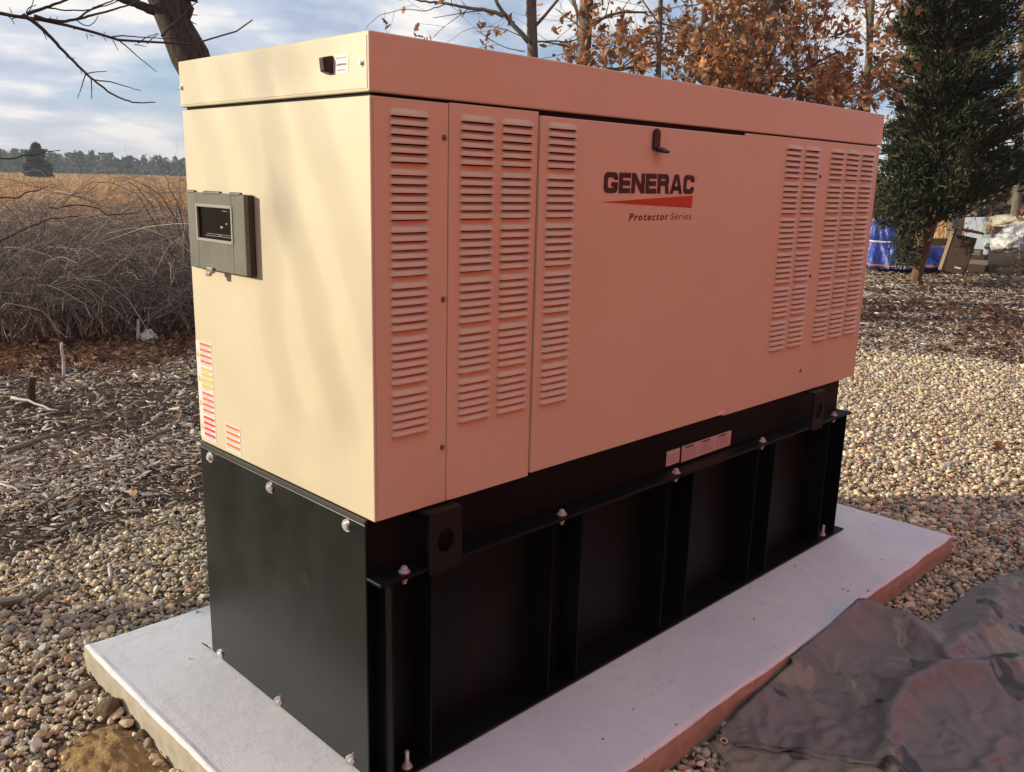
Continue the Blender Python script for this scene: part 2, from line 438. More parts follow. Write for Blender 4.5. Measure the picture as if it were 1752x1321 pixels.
# ------------------------------------------------------------------ ground
def sheet(name, xs, ys, zf, m, maskf=None, skirt=None):
    X, Y = np.meshgrid(xs, ys); Z = zf(X, Y)
    V = np.stack([X, Y, Z], -1).reshape(-1, 3); nx = len(xs); ny = len(ys)
    i = np.arange(ny-1)[:, None]*nx + np.arange(nx-1)[None, :]
    F = np.stack([i, i+1, i+nx+1, i+nx], -1).reshape(-1, 4)
    if maskf is not None:
        c = V[F].mean(1); F = F[maskf(c[:, 0], c[:, 1])]
    return bulk(name, V, F, m, smooth=True)

def zone_gravel(x, y):
    """signed: > 0 inside the gravel area round the slab and off to the right"""
    wob = 0.55*(fbm(x*0.9, y*0.9, 5)-0.5)
    left = 2.42 - y + wob*1.2                       # edge behind the slab, towards the chips
    right = 8.3 + 0.35*(2.0-y) - x + wob*3.0        # far edge on the right
    return np.minimum(np.minimum(left + np.clip(x-3.2, 0, 3)*-0.10, right), x+6.0)
field = sheet('field', np.r_[-900, -400, -200, -100, -60, np.linspace(-40, 60, 60), 90, 150, 300, 500, 900, 1500],
              np.r_[-1200, -500, -200, -80, np.linspace(-40, 80, 60), 120, 200, 350, 600, 1000, 1600], lambda X, Y: np.full_like(X, G-0.035) , M_FIELD)
tag(field, 'broad field of tan dry grass reaching the far woods', 'field', kind='structure')
def z_mulch(X, Y): return G - 0.004 + 0.05*(fbm(X*0.7, Y*0.7, 11)-0.5) + 0.02*(fbm(X*4, Y*4, 12)-0.5) - 0.012
mulch = sheet('mulch_ground', np.linspace(-16, 34, 200), np.linspace(-16, 16, 130), z_mulch, M_SOIL)
tag(mulch, 'dark ground of wood chips and soil beyond the gravel', 'ground', kind='structure')
def z_grav(X, Y): return G - 0.002 + 0.035*(fbm(X*0.8, Y*0.8, 21)-0.5)*np.clip(np.hypot(X-1.4, Y-.4)-1.2, 0, 1) - 0.012
gravel = sheet('gravel_ground', np.linspace(-6, 12, 190), np.linspace(-6.4, 3.2, 110), lambda X, Y: z_grav(X, Y)+0.022, M_GRAVB, lambda x, y: zone_gravel(x, y) > 0.0)
tag(gravel, 'tan pebble gravel bed around the concrete slab', 'gravel', kind='structure')

# pebbles -----------------------------------------------------------
rng = np.random.default_rng(7)
PAL = np.array([(0.40, 0.32, 0.215), (0.47, 0.40, 0.295), (0.33, 0.27, 0.205), (0.25, 0.215, 0.175), (0.30, 0.275, 0.245), (0.22, 0.205, 0.19), (0.52, 0.46, 0.365), (0.36, 0.245, 0.165), (0.43, 0.345, 0.20), (0.155, 0.13, 0.11), (0.44, 0.41, 0.37), (0.32, 0.20, 0.145)])
PAL = np.minimum(PAL*np.array([1.62, 1.62, 1.52]), .80)
PALW = np.array([.15, .12, .14, .10, .10, .06, .08, .07, .08, .04, .04, .02]); PALW = PALW/PALW.sum()
def inview(P, mx=120):
    d = P-CAM; z = d @ FW; x = 876+FPX*(d @ RT)/np.maximum(z, .01); y = 660.5-FPX*(d @ UP)/np.maximum(z, .01)
    return (z > 0.3) & (x > -mx) & (x < 1752+mx) & (y > -mx) & (y < 1321+mx)
PX0, PX1, PY0, PY1 = -0.32, 3.141, -0.4386, 1.2987      # the slab
def jgrid(x0, x1, y0, y1, s, jit=0.5):
    X, Y = np.meshgrid(np.arange(x0, x1, s), np.arange(y0, y1, s))
    P = np.stack([X.ravel(), Y.ravel()], -1); P += rng.uniform(-jit, jit, P.shape)*s; return P
def slab_out(P, m=0.012): return ~((P[:, 0] > PX0-m) & (P[:, 0] < PX1+m) & (P[:, 1] > PY0-m) & (P[:, 1] < PY1+m))
pts = []
for (x0, x1, y0, y1, s, sz) in ((-2.2, 3.4, -1.9, 3.0, 0.0190, 0.0104), (3.4, 7.0, -2.6, 3.2, 0.0240, 0.0130), (7.0, 12.0, -1.5, 3.4, 0.030, 0.0150)):
    for layer in range(2 if s < 0.029 else 1):
        P = jgrid(x0, x1, y0, y1, s*(1.0 if layer == 0 else 1.9))
        zg = zone_gravel(P[:, 0], P[:, 1])
        keep = slab_out(P) & (rng.random(len(P)) < np.clip(0.5+zg*2.2, 0.0, 1))
        # bare sandy patch by the slab's near corner
        sand = np.hypot((P[:, 0]+0.44)/0.165, (P[:, 1]-0.76)/0.235)
        keep &= ~((sand < 1.0) & (rng.random(len(P)) < 0.90-.55*sand**2))
        P = P[keep]
        z = z_grav(P[:, 0], P[:, 1]) + 0.022 + (0.004 if layer == 0 else 0.017) + rng.uniform(-.004, .006, len(P))
        r = sz*np.clip(rng.lognormal(-.08, 0.40, len(P)), 0.35, 2.0)
        Q = np.c_[P, z]; k = inview(Q)
        pts.append(np.c_[Q[k], r[k]])
pts = np.concatenate(pts)
# a hidden strip behind the machine is never seen, drop most of it
def behind(P):
    x, y, z = proj(P)
    return (x > 380) & (x < 1400) & (y < 1100) & (y > 60) & (P[:, 1] > 1.3)
pts = pts[~behind(pts[:, :3])]
pts = pts[~((pts[:, 1] < -.50) & (pts[:, 0] > .98) & (pts[:, 0] < 2.15)) & ~((pts[:, 1] < -.72) & (pts[:, 0] > .70) & (pts[:, 0] < 3.3))]
dist = np.linalg.norm(pts[:, :3]-CAM, axis=1)
ang = pts[:, 3]/dist
cidx = rng.choice(len(PAL), len(pts), p=PALW)
cols = PAL[cidx]*np.clip(rng.lognormal(0, .26, (len(pts), 1)), .4, 1.45)
vis = inview(pts[:, :3], 0)
px_, py_, _z = proj(pts[:, :3])
vis &= ~((px_ > 1190) & (py_ > 1040) & (px_ > 1190 + (1321-py_)*0.9))   # under the tarpaulin
order = np.argsort(-(ang*vis)); single = order[:300]; rest = order[300:]
iv0, if0 = ico(0); iv1, if1 = ico(1)
def pebble_verts(base, n, amp):
    j = base[None]*(1+rng.normal(0, amp, (n, len(base), 1)))
    return j
def facet(T):
    # knock flat facets off so the pebbles read as broken, worn stone
    n = len(T)
    for q in range(5):
        k = rng.normal(size=(n, 3)); k /= np.linalg.norm(k, axis=1)[:, None]; lim = rng.uniform(.52, .85, (n, 1))
        d = np.einsum('nvi,ni->nv', T, k); T = T-np.maximum(d-lim, 0)[..., None]*k[:, None, :]
    return T
pmesh = []
for i in range(14):
    v = facet(pebble_verts(iv1, 1, 0.05))[0]*np.array([rng.uniform(1.0, 1.45), rng.uniform(0.85, 1.1), rng.uniform(0.55, 0.8)])
    me = bpy.data.meshes.new('pebble'); me.from_pydata(v.tolist(), [], if1.tolist()); me.materials.append(M_STONE1); pmesh.append(me)
for i in single:
    o = link('pebble', pmesh[int(rng.integers(14))], gravel, pts[i, :3], (rng.normal(0, .35), rng.normal(0, .35), rng.uniform(0, 6.28)))
    s = float(pts[i, 3]); o.scale = (s, s, s); o.color = (*[float(q) for q in cols[i]], 1)
def stones(idx, base, faces, amp):
    n = len(idx)
    T = facet(pebble_verts(base, n, amp))
    R = eul(rng.uniform(0, 6.28, n), rng.normal(0, .4, n), rng.normal(0, .4, n))
    sc = pts[idx, 3][:, None]*np.stack([rng.uniform(1.0, 1.5, n), rng.uniform(.85, 1.1, n), rng.uniform(.55, .85, n)], -1)
    v, f = scatter(T, faces, pts[idx, :3], R, sc)
    return v, f, np.repeat(cols[idx], len(base), 0)
near = rest[dist[rest] < 3.1]; far = rest[dist[rest] >= 3.1]
V, F, C = cat_vf([stones(near, iv1, if1, 0.05), stones(far, iv0, if0, 0.10)])
o = bulk('pebbles', V, F, M_STONES, C, False, gravel); tag(o, kind='stuff')

cr = np.c_[rng.uniform(PX0, PX1, 150), rng.uniform(PY0, PY1, 150), np.full(150, .002)]; ed_ = np.minimum(np.minimum(cr[:, 0]-PX0, PX1-cr[:, 0]), np.minimum(cr[:, 1]-PY0, PY1-cr[:, 1]))
cr = cr[(rng.random(150) < np.exp(-ed_/.12)+.04) & ~((cr[:, 0] > -.03) & (cr[:, 0] < 2.82) & (cr[:, 1] > -.06) & (cr[:, 1] < .98))]
n_ = len(cr); v, f = scatter(facet(pebble_verts(iv0, n_, .12)), if0, cr, rotmats(rng, n_), rng.uniform(.002, .0065, (n_, 1))*np.ones((1, 3)))
o = bulk('grit', v, f, M_STONES, np.repeat(PAL[rng.integers(len(PAL), size=n_)]*.8, 12, 0), False, gravel); tag(o, kind='stuff')
# wood chips --------------------------------------------------------
CP = np.array([(0.30, 0.265, 0.225), (0.22, 0.185, 0.15), (0.14, 0.105, 0.08), (0.09, 0.062, 0.045), (0.40, 0.355, 0.30), (0.19, 0.13, 0.085), (0.33, 0.255, 0.165), (0.06, 0.042, 0.032), (0.50, 0.46, 0.40)])
CP = np.minimum(CP*np.array([1.90, 1.88, 1.86]), .75)
CPW = np.array([.20, .20, .18, .12, .09, .12, .05, .03, .01])
boxv = np.array([(-1,-1,-1),(1,-1,-1),(1,1,-1),(-1,1,-1),(-1,-1,1),(1,-1,1),(1,1,1),(-1,1,1)], float)*0.5
boxf = np.array([(4,5,6,7),(0,1,5,4),(1,2,6,5),(2,3,7,6),(3,0,4,7)])
def chip_set(P, lmul):
    n = len(P)
    L = np.clip(rng.lognormal(math.log(0.0215), 0.68, n), .008, .16)*lmul
    Wd = np.minimum(L*rng.uniform(0.07, 0.42, n), .022); H = np.clip(Wd*rng.uniform(.2, .5, n), .002, .012)
    return L, Wd, H
cp = []
for (x0, x1, y0, y1, s, lm) in ((-3.0, 4.5, 2.0, 4.4, 0.022, 1.0), (-3.0, 6.0, 4.4, 7.6, 0.033, 1.25), (6.5, 12, -1.5, 4.5, 0.042, 1.35), (12, 20, -1.0, 9.0, 0.070, 2.0)):
    for rep in range(2):
        P = jgrid(x0, x1, y0, y1, s, 0.9)
        zg = zone_gravel(P[:, 0], P[:, 1])
        bare = fbm(P[:, 0]*1.1, P[:, 1]*1.1, 33)
        k = (rng.random(len(P)) < np.clip(0.75-zg*2.2, 0, 1)*np.clip((bare-0.28)*5, 0.30, 1)) & slab_out(P)
        P = P[k]; z = z_mulch(P[:, 0], P[:, 1]) + 0.006 + rng.uniform(0, .012, len(P)) + np.where(zone_gravel(P[:, 0], P[:, 1]) > 0, .03, 0)
        Q = np.c_[P, z]; kk = inview(Q, 40) & ~behind(Q); Q = Q[kk]
        cp.append(np.c_[Q, np.stack(chip_set(Q, lm), -1)])
cp = np.concatenate(cp)
ccol_ = CP[rng.choice(len(CP), len(cp), p=CPW/CPW.sum())]*rng.uniform(.8, 1.2, (len(cp), 1))
cd_ = np.linalg.norm(cp[:, :3]-CAM, axis=1); vis = inview(cp[:, :3], 0)
order = np.argsort(-(cp[:, 3]*cp[:, 4])**.5/cd_*vis); single = order[:300]; rest = order[300:]
cm = []
for i in range(10):
    v = boxv.copy(); v[:, 1] *= 1-0.55*rng.random()*(v[:, 0] > 0); v[:, 2] += 0.35*(v[:, 0]**2)*rng.uniform(-1, 1); v += rng.normal(0, .07, v.shape)
    me = bpy.data.meshes.new('wood_chip'); me.from_pydata(v.tolist(), [], boxf.tolist()); me.materials.append(M_CHIP1); cm.append(me)
for i in single:
    o = link('wood_chip', cm[int(rng.integers(10))], mulch, cp[i, :3], (rng.normal(0, .3), rng.normal(0, .18), rng.uniform(0, 6.28)))
    o.scale = [float(q) for q in cp[i, 3:6]]; o.color = (*[float(q) for q in ccol_[i]], 1)
n = len(rest)
T = np.broadcast_to(boxv, (n, 8, 3)).copy(); T[:, :, 1] *= 1-0.6*rng.random((n, 1))*(T[:, :, 0] > 0); T += rng.normal(0, .06, T.shape)
v, f = scatter(T, boxf, cp[rest, :3], eul(rng.uniform(0, 6.28, n), rng.normal(0, .26, n), rng.normal(0, .5, n)), cp[rest, 3:6])
o = bulk('wood_chips', v, f, M_CHIPS, np.repeat(ccol_[rest], 8, 0), False, mulch); tag(o, kind='stuff')

# fallen leaves -----------------------------------------------------
LEAF = np.array([(0, -1, 0), (.30, -.62, .10), (.22, -.34, .06), (.52, .02, .18), (.30, .26, .08), (.40, .60, .14), (0, 1, .02), (-.40, .60, .14), (-.30, .26, .08), (-.52, .02, .18), (-.22, -.34, .06), (-.30, -.62, .10), (0, 0, -.04)], float)
LEAF[:, 0] *= 1.35
LEAFF = np.array([(i, (i+1) % 12, 12) for i in range(12)])
LP = np.array([(0.20, 0.095, 0.045), (0.14, 0.065, 0.034), (0.26, 0.135, 0.062), (0.10, 0.050, 0.032), (0.17, 0.085, 0.055), (0.30, 0.18, 0.095)])
def leaves(P, size, tilt=None, pal=LP):
    n = len(P)
    R = rotmats(rng, n) if tilt is None else eul(rng.uniform(0, 6.28, n), rng.normal(0, tilt, n), rng.normal(0, tilt, n))
    sc = size[:, None]*np.stack([rng.uniform(.7, 1.1, n), np.ones(n), rng.uniform(.4, 2.2, n)], -1)
    v, f = scatter(LEAF, LEAFF, P, R, sc)
    c = pal[rng.integers(len(pal), size=n)]*rng.uniform(.75, 1.25, (n, 1))
    return v, f, np.repeat(c, len(LEAF), 0)
lv = []
for (x0, x1, y0, y1, s, pr_) in ((-2, 7, 6.1, 11.5, .055, 1.0), (-2, 4, 3.0, 6.2, .20, .3), (9, 13.5, 0.2, 5.5, .085, .45), (13, 30, -1, 12, .16, .28), (4, 9, -1.5, 2.5, .4, .5), (-1.6, 1.5, 1.4, 3.0, .16, .35)):
    P = jgrid(x0, x1, y0, y1, s, .9)
    d = fbm(P[:, 0]*.8, P[:, 1]*.8, 44)
    edge = np.clip((P[:, 1]-6.0 + 1.0*(fbm(P[:, 0], P[:, 1], 45)-.5))*1.2, 0.1, 1) if y0 > 6 else np.clip((d-.42)*7, 0, 1)
    k = rng.random(len(P)) < pr_*edge
    P = P[k]; Q = np.c_[P, z_mulch(P[:, 0], P[:, 1])+rng.uniform(.01, .05, len(P)) + np.where(zone_gravel(P[:, 0], P[:, 1]) > 0, .03, 0)]
    Q = Q[inview(Q, 60)]; Q = Q[~behind(Q)]
    lv.append(leaves(Q, rng.uniform(.028, .058, len(Q))*(1 if x0 < 12 else 1.4), .55))
V, F, C = cat_vf(lv)
o = bulk('fallen_leaves', V, F, M_LEAF, C); tag(o, 'reddish brown fallen oak leaves lying under the brambles and trees', 'leaves', kind='stuff')

# ------------------------------------------------------------------ concrete slab
def slab():
    e_ = np.array([0, .003, .007, .012, .018, .026, .038, .055])
    xs = np.r_[PX0+e_, np.linspace(PX0+.08, PX1-.08, 110), PX1-e_[::-1]]; ys = np.r_[PY0+e_, np.linspace(PY0+.08, PY1-.08, 56), PY1-e_[::-1]]
    nx, ny = len(xs), len(ys)
    X, Y = np.meshgrid(xs, ys)
    r = np.random.default_rng(3)
    edge = np.minimum(np.minimum(X-PX0, PX1-X), np.minimum(Y-PY0, PY1-Y))
    Z = -0.009*np.exp(-(edge/0.0065)**1.2)*(0.35+1.5*fbm(X*11, Y*11, 8)**1.5) + 0.003*(fbm(X*3, Y*3, 9)-.5)
    m = edge > 0.06
    Z = np.where(m, np.minimum(Z, -0.0005), Z)
    # raise the near left rim a little, as trowelled
    Z += 0.005*np.exp(-((X-PX0-0.012)/0.008)**2)*fbm(Y*9, X*2, 10)
    XX = X + 0.012*(fbm(Y*5, X*0+2, 13)-.5)*np.exp(-np.minimum(X-PX0, PX1-X)/.05)
    YY = Y + 0.012*(fbm(X*5, Y*0+5, 14)-.5)*np.exp(-np.minimum(Y-PY0, PY1-Y)/.05)
    V = np.stack([XX, YY, Z], -1).reshape(-1, 3).tolist()
    i = np.arange(ny-1)[:, None]*nx+np.arange(nx-1)[None, :]
    F = np.stack([i, i+1, i+nx+1, i+nx], -1).reshape(-1, 4).tolist()
    loop = list(range(nx)) + [k*nx+nx-1 for k in range(1, ny)] + [(ny-1)*nx+k for k in range(nx-2, -1, -1)] + [k*nx for k in range(ny-2, 0, -1)]
    prev = loop
    for zz, out in ((-0.045, 0.003), (-0.09, 0.0), (-0.17, 0.006)):
        cur = []
        for k in loop:
            x, y, z = V[k]
            nxv = (-1 if x < PX0+.03 else 0)+(1 if x > PX1-.03 else 0); nyv = (-1 if y < PY0+.03 else 0)+(1 if y > PY1-.03 else 0)
            w = out + 0.008*(float(fbm(np.array(x*9+y*9), np.array(zz*60), 17))-.5)
            cur.append(len(V)); V.append((x+nxv*w, y+nyv*w, zz))
        L = len(loop)
        F += [[prev[a], cur[a], cur[(a+1) % L], prev[(a+1) % L]] for a in range(L)]
        prev = cur
    F.append(prev[::-1])
    me = bpy.data.meshes.new('concrete_slab'); me.from_pydata(V, [], F); me.materials.append(M_CONC); me.update()
    return link('concrete_slab', me)
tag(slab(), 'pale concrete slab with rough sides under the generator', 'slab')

# ------------------------------------------------------------------ generator
L_, W_, T_, S_, B_ = 2.8054, 0.97, 1.9668, 1.8284, 0.7708
gen = empty('generator')
tag(gen, 'large standby generator in a tan louvred cabinet on a black fuel tank', 'generator')
MB().box(.010, L_-.010, .012, W_-.012, B_+.012, T_-.02).build('cabinet_core', M_DARK, gen)
lid = MB().box(-.003, L_+.003, -.003, W_+.003, S_+.005, T_).build('lid', M_PAINT, gen, bevel=.004, seg=3)
# folded corner seam of the lid's end cap
MB().box(-.0045, -.0028, .004, .966, S_+.012, T_-.010).build('end_cap', M_PAINT, lid, bevel=.0008)
endp = MB().box(0, .009, .0, W_, B_, S_-.003).build('end_panel', M_PAINT, gen, bevel=.003)
MB().box(L_-.009, L_, 0.0, W_, B_, S_-.003).build('far_end_panel', M_PAINT, gen, bevel=.003)
MB().box(.0095, L_-.0095, W_-.009, W_, B_, S_-.003).build('rear_panel', M_PAINT, gen, bevel=.003)
panels = []
for (x0, x1, y0, z0, z1) in ((.0095, .2405, 0.0, B_, S_-.003), (.2425, .5675, -.0015, B_, S_-.001), (1.6545, L_-.0095, -.001, B_, S_-.001)):
    panels.append(MB().box(x0, x1, y0, .009, z0, z1).build('side_panel', M_PAINT, gen, bevel=.0025))
door = MB().box(.571, 1.6525, -.0085, .009, .781, 1.8175).build('door', M_PAINT, gen, bevel=.003)

# one pressed louvre: hooded top, open slot underneath
def louvre_mesh(w, h=.0168, d=.0112):
    b = MB(); hw = w/2
    prof = [(0.0, 0.0), (-h*.14, .36*d), (-h*.46, .80*d), (-h*.80, d), (-h, d*.98)]
    ins = [.010, .0055, .0025, .0005, .0]
    vs = []
    for (z, y), i in zip(prof, ins):
        vs += [(-hw+i, -y, z), (hw-i, -y, z)]
    for (z, y), i in zip(prof, ins):                 # feet of the hood's ends on the sheet
        vs += [(-hw+i-.004, 0.0004, z), (hw-i+.004, 0.0004, z)]
    k = len(prof); fs = []
    for j in range(k-1):
        a = 2*j; fs.append((a, a+2, a+3, a+1))
        c = 2*k+2*j
        fs.append((a, c, c+2, a+2)); fs.append((a+1, a+3, c+3, c+1))
    b.add(vs, fs, 0)
    # open slot: dark recess under the hood
    b.add([(-hw, -d*.93, -h*.985), (hw, -d*.93, -h*.985), (hw, -.0006, -h*.985), (-hw, -.0006, -h*.985)], [(0, 1, 2, 3)], 1)
    b.add([(-hw+.002, -.0007, -h*1.20), (hw-.002, -.0007, -h*1.20), (hw-.001, -.0007, -h*.97), (-hw+.001, -.0007, -h*.97)], [(0, 1, 2, 3)], 1)
    return b.mesh('louvre', [M_PAINT, M_DARK])
LM = louvre_mesh(.112)
for m in [LM]:
    m.polygons.foreach_set('use_smooth', [p.material_index == 0 for p in m.polygons])
for par, y, cs in ((panels[0], 0.0, (.116,)), (panels[1], -.0015, (.339, .485)), (door, -.0085, (.659,)), (panels[2], -.001, (2.018, 2.170, 2.391, 2.540, 2.689))):
    for xc in cs:
        for g in range(6):
            for k in range(6):
                link('louvre', LM, par, (xc, y, 1.802 - g*.1375 - k*.0213))

# bolts
def bolt_mesh(r, hh, wr, name='bolt'):
    b = MB(); b.cyl((0, 0, 0), (0, 0, .0022), wr, wr*.96, 18)
    b.cyl((0, 0, .0022), (0, 0, .0022+hh*.75), r, r, 6); b.cyl((0, 0, .0022+hh*.75), (0, 0, .0022+hh), r*.92, r*.70, 12)
    return b.mesh(name, M_ZINC)
BM = bolt_mesh(.0105, .009, .0185); BS = bolt_mesh(.0058, .005, .0085)
BP = bolt_mesh(.0050, .004, .0078); 
MP = mat('dull_painted_screw', (0.20, 0.165, 0.14), 0.45, 0.3); BP.materials.clear(); BP.materials.append(MP)
RX = (0, -math.pi/2, 0)       # facing -X
RY = (math.pi/2, 0, 0)        # facing -Y
for x, z in ((.2265, 1.742), (.2265, 1.334), (.2265, .930)): link('screw', BP, panels[0], (x, 0, z), RY)
for x, z in ((2.252, 1.687), (2.252, 1.279), (2.252, .871)): link('screw', BP, panels[2], (x, -.001, z), RY)
for y, z in ((.023, 1.897), (.953, 1.890)): link('bolt', BS, lid, (-.0045, y, z), RX)

# door latch (black paddle)
lt = MB()
pl = [(.017*math.cos(a), .024+.016*math.sin(a)) for a in np.linspace(0, math.pi, 9)] + [(-.017, -.020), (-.010, -.026), (.012, -.026), (.017, -.018)]
lt.prism(pl, lambda u, v, w: (1.099+u, -.0085-w, 1.772+v), t=.010)
latch = lt.build('latch', M_RUBBER, door, bevel=.003)
MB().add([(1.094, -.018, 1.757), (1.130, -.018, 1.757), (1.132, -.046, 1.744), (1.098, -.046, 1.744), (1.094, -.016, 1.741), (1.130, -.016, 1.741), (1.132, -.044, 1.736), (1.098, -.044, 1.736)],
         [(0, 3, 2, 1), (4, 5, 6, 7), (0, 1, 5, 4), (1, 2, 6, 5), (2, 3, 7, 6), (3, 0, 4, 7)]).build('lever', M_RUBBER, latch, bevel=.003)

# lettering ---------------------------------------------------------
def fl(u, v, w): return (u, -.0089-w, v)
def letter(b, ch, x, w, z0, h, s):
    sv = s*0.82                                    # horizontal strokes are a little thinner
    zt = z0+h
    P = lambda q: b.prism(q, fl, t=.0004)
    R = lambda a0, a1, c0, c1: P([(a0, c0), (a1, c0), (a1, c1), (a0, c1)])
    def arcring(open_from, open_to):
        # squared ring built as quads between outer and inner rounded rectangles
        def rr(x0, x1, y0, y1, r):
            o = []
            for cx_, cy_, a0 in ((x1-r, y1-r, 0), (x0+r, y1-r, 90), (x0+r, y0+r, 180), (x1-r, y0+r, 270)):
                for t in range(7):
                    a = math.radians(a0+t*15); o.append((cx_+r*math.cos(a), cy_+r*math.sin(a)))
            return o
        A = rr(x, x+w, z0, zt, .0175); I = rr(x+s, x+w-s, z0+sv, zt-sv, .0065)
        n = len(A)
        for i in range(n):
            j = (i+1) % n
            if i == n-1: continue                    # right hand side is left open between last and first
            P([A[i], A[j], I[j], I[i]])
        return A, I
    if ch == 'E':
        R(x, x+s, z0, zt); R(x+s, x+w, z0, z0+sv); R(x+s, x+w*.95, z0+h*.5-sv*.5, z0+h*.5+sv*.5); R(x+s, x+w, zt-sv, zt)
    elif ch == 'N':
        R(x, x+s, z0, zt); R(x+w-s, x+w, z0, zt); P([(x+s, zt), (x+s-.001, zt-.026), (x+w-s, z0), (x+w-s+.001, z0+.026)][::1])
    elif ch == 'A':
        m = x+w/2
        P([(x, z0), (x+s*.95, z0), (m+.001, zt-.013), (m+.001, zt), (m-s*.62, zt)]); P([(x+w, z0), (m+s*.62, zt), (m-.001, zt), (m-.001, zt-.013), (x+w-s*.95, z0)])
        R(x+w*.27, x+w*.73, z0+.0105, z0+.0105+sv*.9)
    elif ch == 'R':
        R(x, x+s, z0, zt); R(x+s, x+w*.72, zt-sv, zt); R(x+s, x+w*.72, z0+h*.40, z0+h*.40+sv)
        o = [(x+w*.72, zt), (x+w*.88, zt-.003), (x+w*.97, zt-.012), (x+w*.97, z0+h*.40+.010), (x+w*.88, z0+h*.40+.002), (x+w*.72, z0+h*.40)]
        i = [(x+w*.72, zt-sv), (x+w*.72+.001, zt-sv), (x+w*.97-s, zt-.015), (x+w*.97-s, z0+h*.40+.014), (x+w*.72+.001, z0+h*.40+sv), (x+w*.72, z0+h*.40+sv)]
        for k in range(5): P([o[k], o[k+1], i[k+1], i[k]])
        P([(x+w*.93-s, z0+h*.40), (x+w*.93, z0+h*.40+.003), (x+w, z0), (x+w-s, z0)])
    elif ch == 'C':
        A, I = arcring(0, 0)
        R(x+w-s, x+w, zt-.0235, zt-.0175); R(x+w-s, x+w, z0+.0175, z0+.0235)
    elif ch == 'G':
        A, I = arcring(0, 0)
        R(x+w-s, x+w, zt-.0225, zt-.0175); R(x+w-s, x+w, z0+.0175, z0+h*.53); R(x+w*.52, x+w-s, z0+h*.53-sv*.85, z0+h*.53)
b = MB(); x = .852
for ch, w in zip('GENERAC', (.0690, .0585, .0690, .0585, .0655, .0720, .0640)):
    letter(b, ch, x, w, 1.6105, .0625, .0195); x += w + .0042
END = x
b.build('logo_lettering', M_INK, door)
MB().prism([(.843, 1.5835), (1.327, 1.564), (1.331, 1.6055)], fl, t=.0004).build('logo_wedge', M_RED, door)
def text(body, size, xform, m, parent, name, spacing=1.0, offset=0.0, shear=0.0, fitw=None):
    cu = bpy.data.curves.new(name, 'FONT'); cu.body = body; cu.size = size; cu.space_character = spacing; cu.offset = offset; cu.shear = shear; cu.resolution_u = 3
    tmp = bpy.data.objects.new(name, cu); COL.objects.link(tmp)
    dg = bpy.context.evaluated_depsgraph_get(); me = bpy.data.meshes.new_from_object(tmp.evaluated_get(dg))
    bpy.data.objects.remove(tmp, do_unlink=True); bpy.data.curves.remove(cu)
    n = len(me.vertices); co = np.empty(n*3, np.float32); me.vertices.foreach_get('co', co); co = co.reshape(-1, 3)
    co[:, 0] -= co[:, 0].min()
    if fitw: co[:, 0] *= fitw/co[:, 0].max()
    me.vertices.foreach_set('co', np.array([xform(float(p[0]), float(p[1])) for p in co], np.float32).ravel())
    me.materials.clear(); me.materials.append(m); me.name = name; me.update()
    return link(name, me, parent)
fr = lambda x0, z0: (lambda u, v: (x0+u, -.0093, z0+v))
text('Protector', .032, fr(.984, 1.5265), M_INK, door, 'series_lettering', 1.25, .0006, .22, .212)
text('Series', .032, fr(1.208, 1.5265), M_INK, door, 'series_lettering', 1.15, -.0002, .22, .122)
text('\u00ae', .013, fr(1.337, 1.660), M_RED, door, 'trademark')
MB().box(1.607, 1.642, -.0093, -.0085, .783, .799).build('small_label', M_LABEL, door)

# lid: black lock and instruction label on the end
lk = MB().add([(-.0045, .172, 1.922), (-.0045, .138, 1.922), (-.030, .146, 1.916), (-.030, .164, 1.916), (-.0045, .172, 1.880), (-.0045, .138, 1.880), (-.026, .146, 1.884), (-.026, .164, 1.884)],
     [(0, 1, 2, 3), (4, 7, 6, 5), (0, 3, 7, 4), (3, 2, 6, 7), (2, 1, 5, 6), (1, 0, 4, 5)])
lk.build('lock', M_RUBBER, lid, bevel=.003)
lb = MB().box(-.0052, -.0045, .077, .131, 1.879, 1.921).build('instruction_label', M_LABEL, lid)
q = MB()
for i, (a, c, z) in enumerate(((.083, .126, 1.9125), (.086, .123, 1.8985), (.081, .127, 1.8965), (.088, .122, 1.885))):
    q.box(-.0056, -.0052, a, c, z, z+.0032)
q.build('print', M_GINK, lb)

# control box on the end panel
cb = MB()
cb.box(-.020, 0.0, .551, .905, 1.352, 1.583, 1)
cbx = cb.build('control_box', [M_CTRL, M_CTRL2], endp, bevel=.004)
c = MB()                                       # cover as a frame round the window
fx0, fx1 = -.034, -.020
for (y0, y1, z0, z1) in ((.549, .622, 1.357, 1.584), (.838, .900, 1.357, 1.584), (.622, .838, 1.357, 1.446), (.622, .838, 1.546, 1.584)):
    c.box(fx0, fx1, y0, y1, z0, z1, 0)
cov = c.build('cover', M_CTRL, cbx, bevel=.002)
c = MB()
for (y0, y1, z0, z1) in ((.617, .626, 1.441, 1.551), (.834, .843, 1.441, 1.551), (.626, .834, 1.441, 1.450), (.626, .834, 1.542, 1.551)):
    c.box(-.037, -.030, y0, y1, z0, z1)
c.build('window_rim', mat('pale_rim', (.30, .29, .23), .5), cbx, bevel=.0015)
MB().box(-.028, -.0265, .626, .834, 1.450, 1.542).build('window', M_GLASS, cbx)
c = MB()
for (y0, y1, z0, z1) in ((.690, .704, 1.484, 1.490), (.662, .672, 1.496, 1.500), (.700, .716, 1.462, 1.4635), (.64, .80, 1.4585, 1.4597), (.64, .79, 1.4645, 1.4655), (.66, .69, 1.533, 1.5345)): c.box(-.0286, -.0280, y0, y1, z0, z1)
c.build('display_marks', M_GINK, cbx)
c = MB()
for (y0, y1) in ((.57, .63), (.69, .79), (.85, .895)): c.cyl((-.030, y0, 1.584), (-.030, y1, 1.584), .0055, n=10)
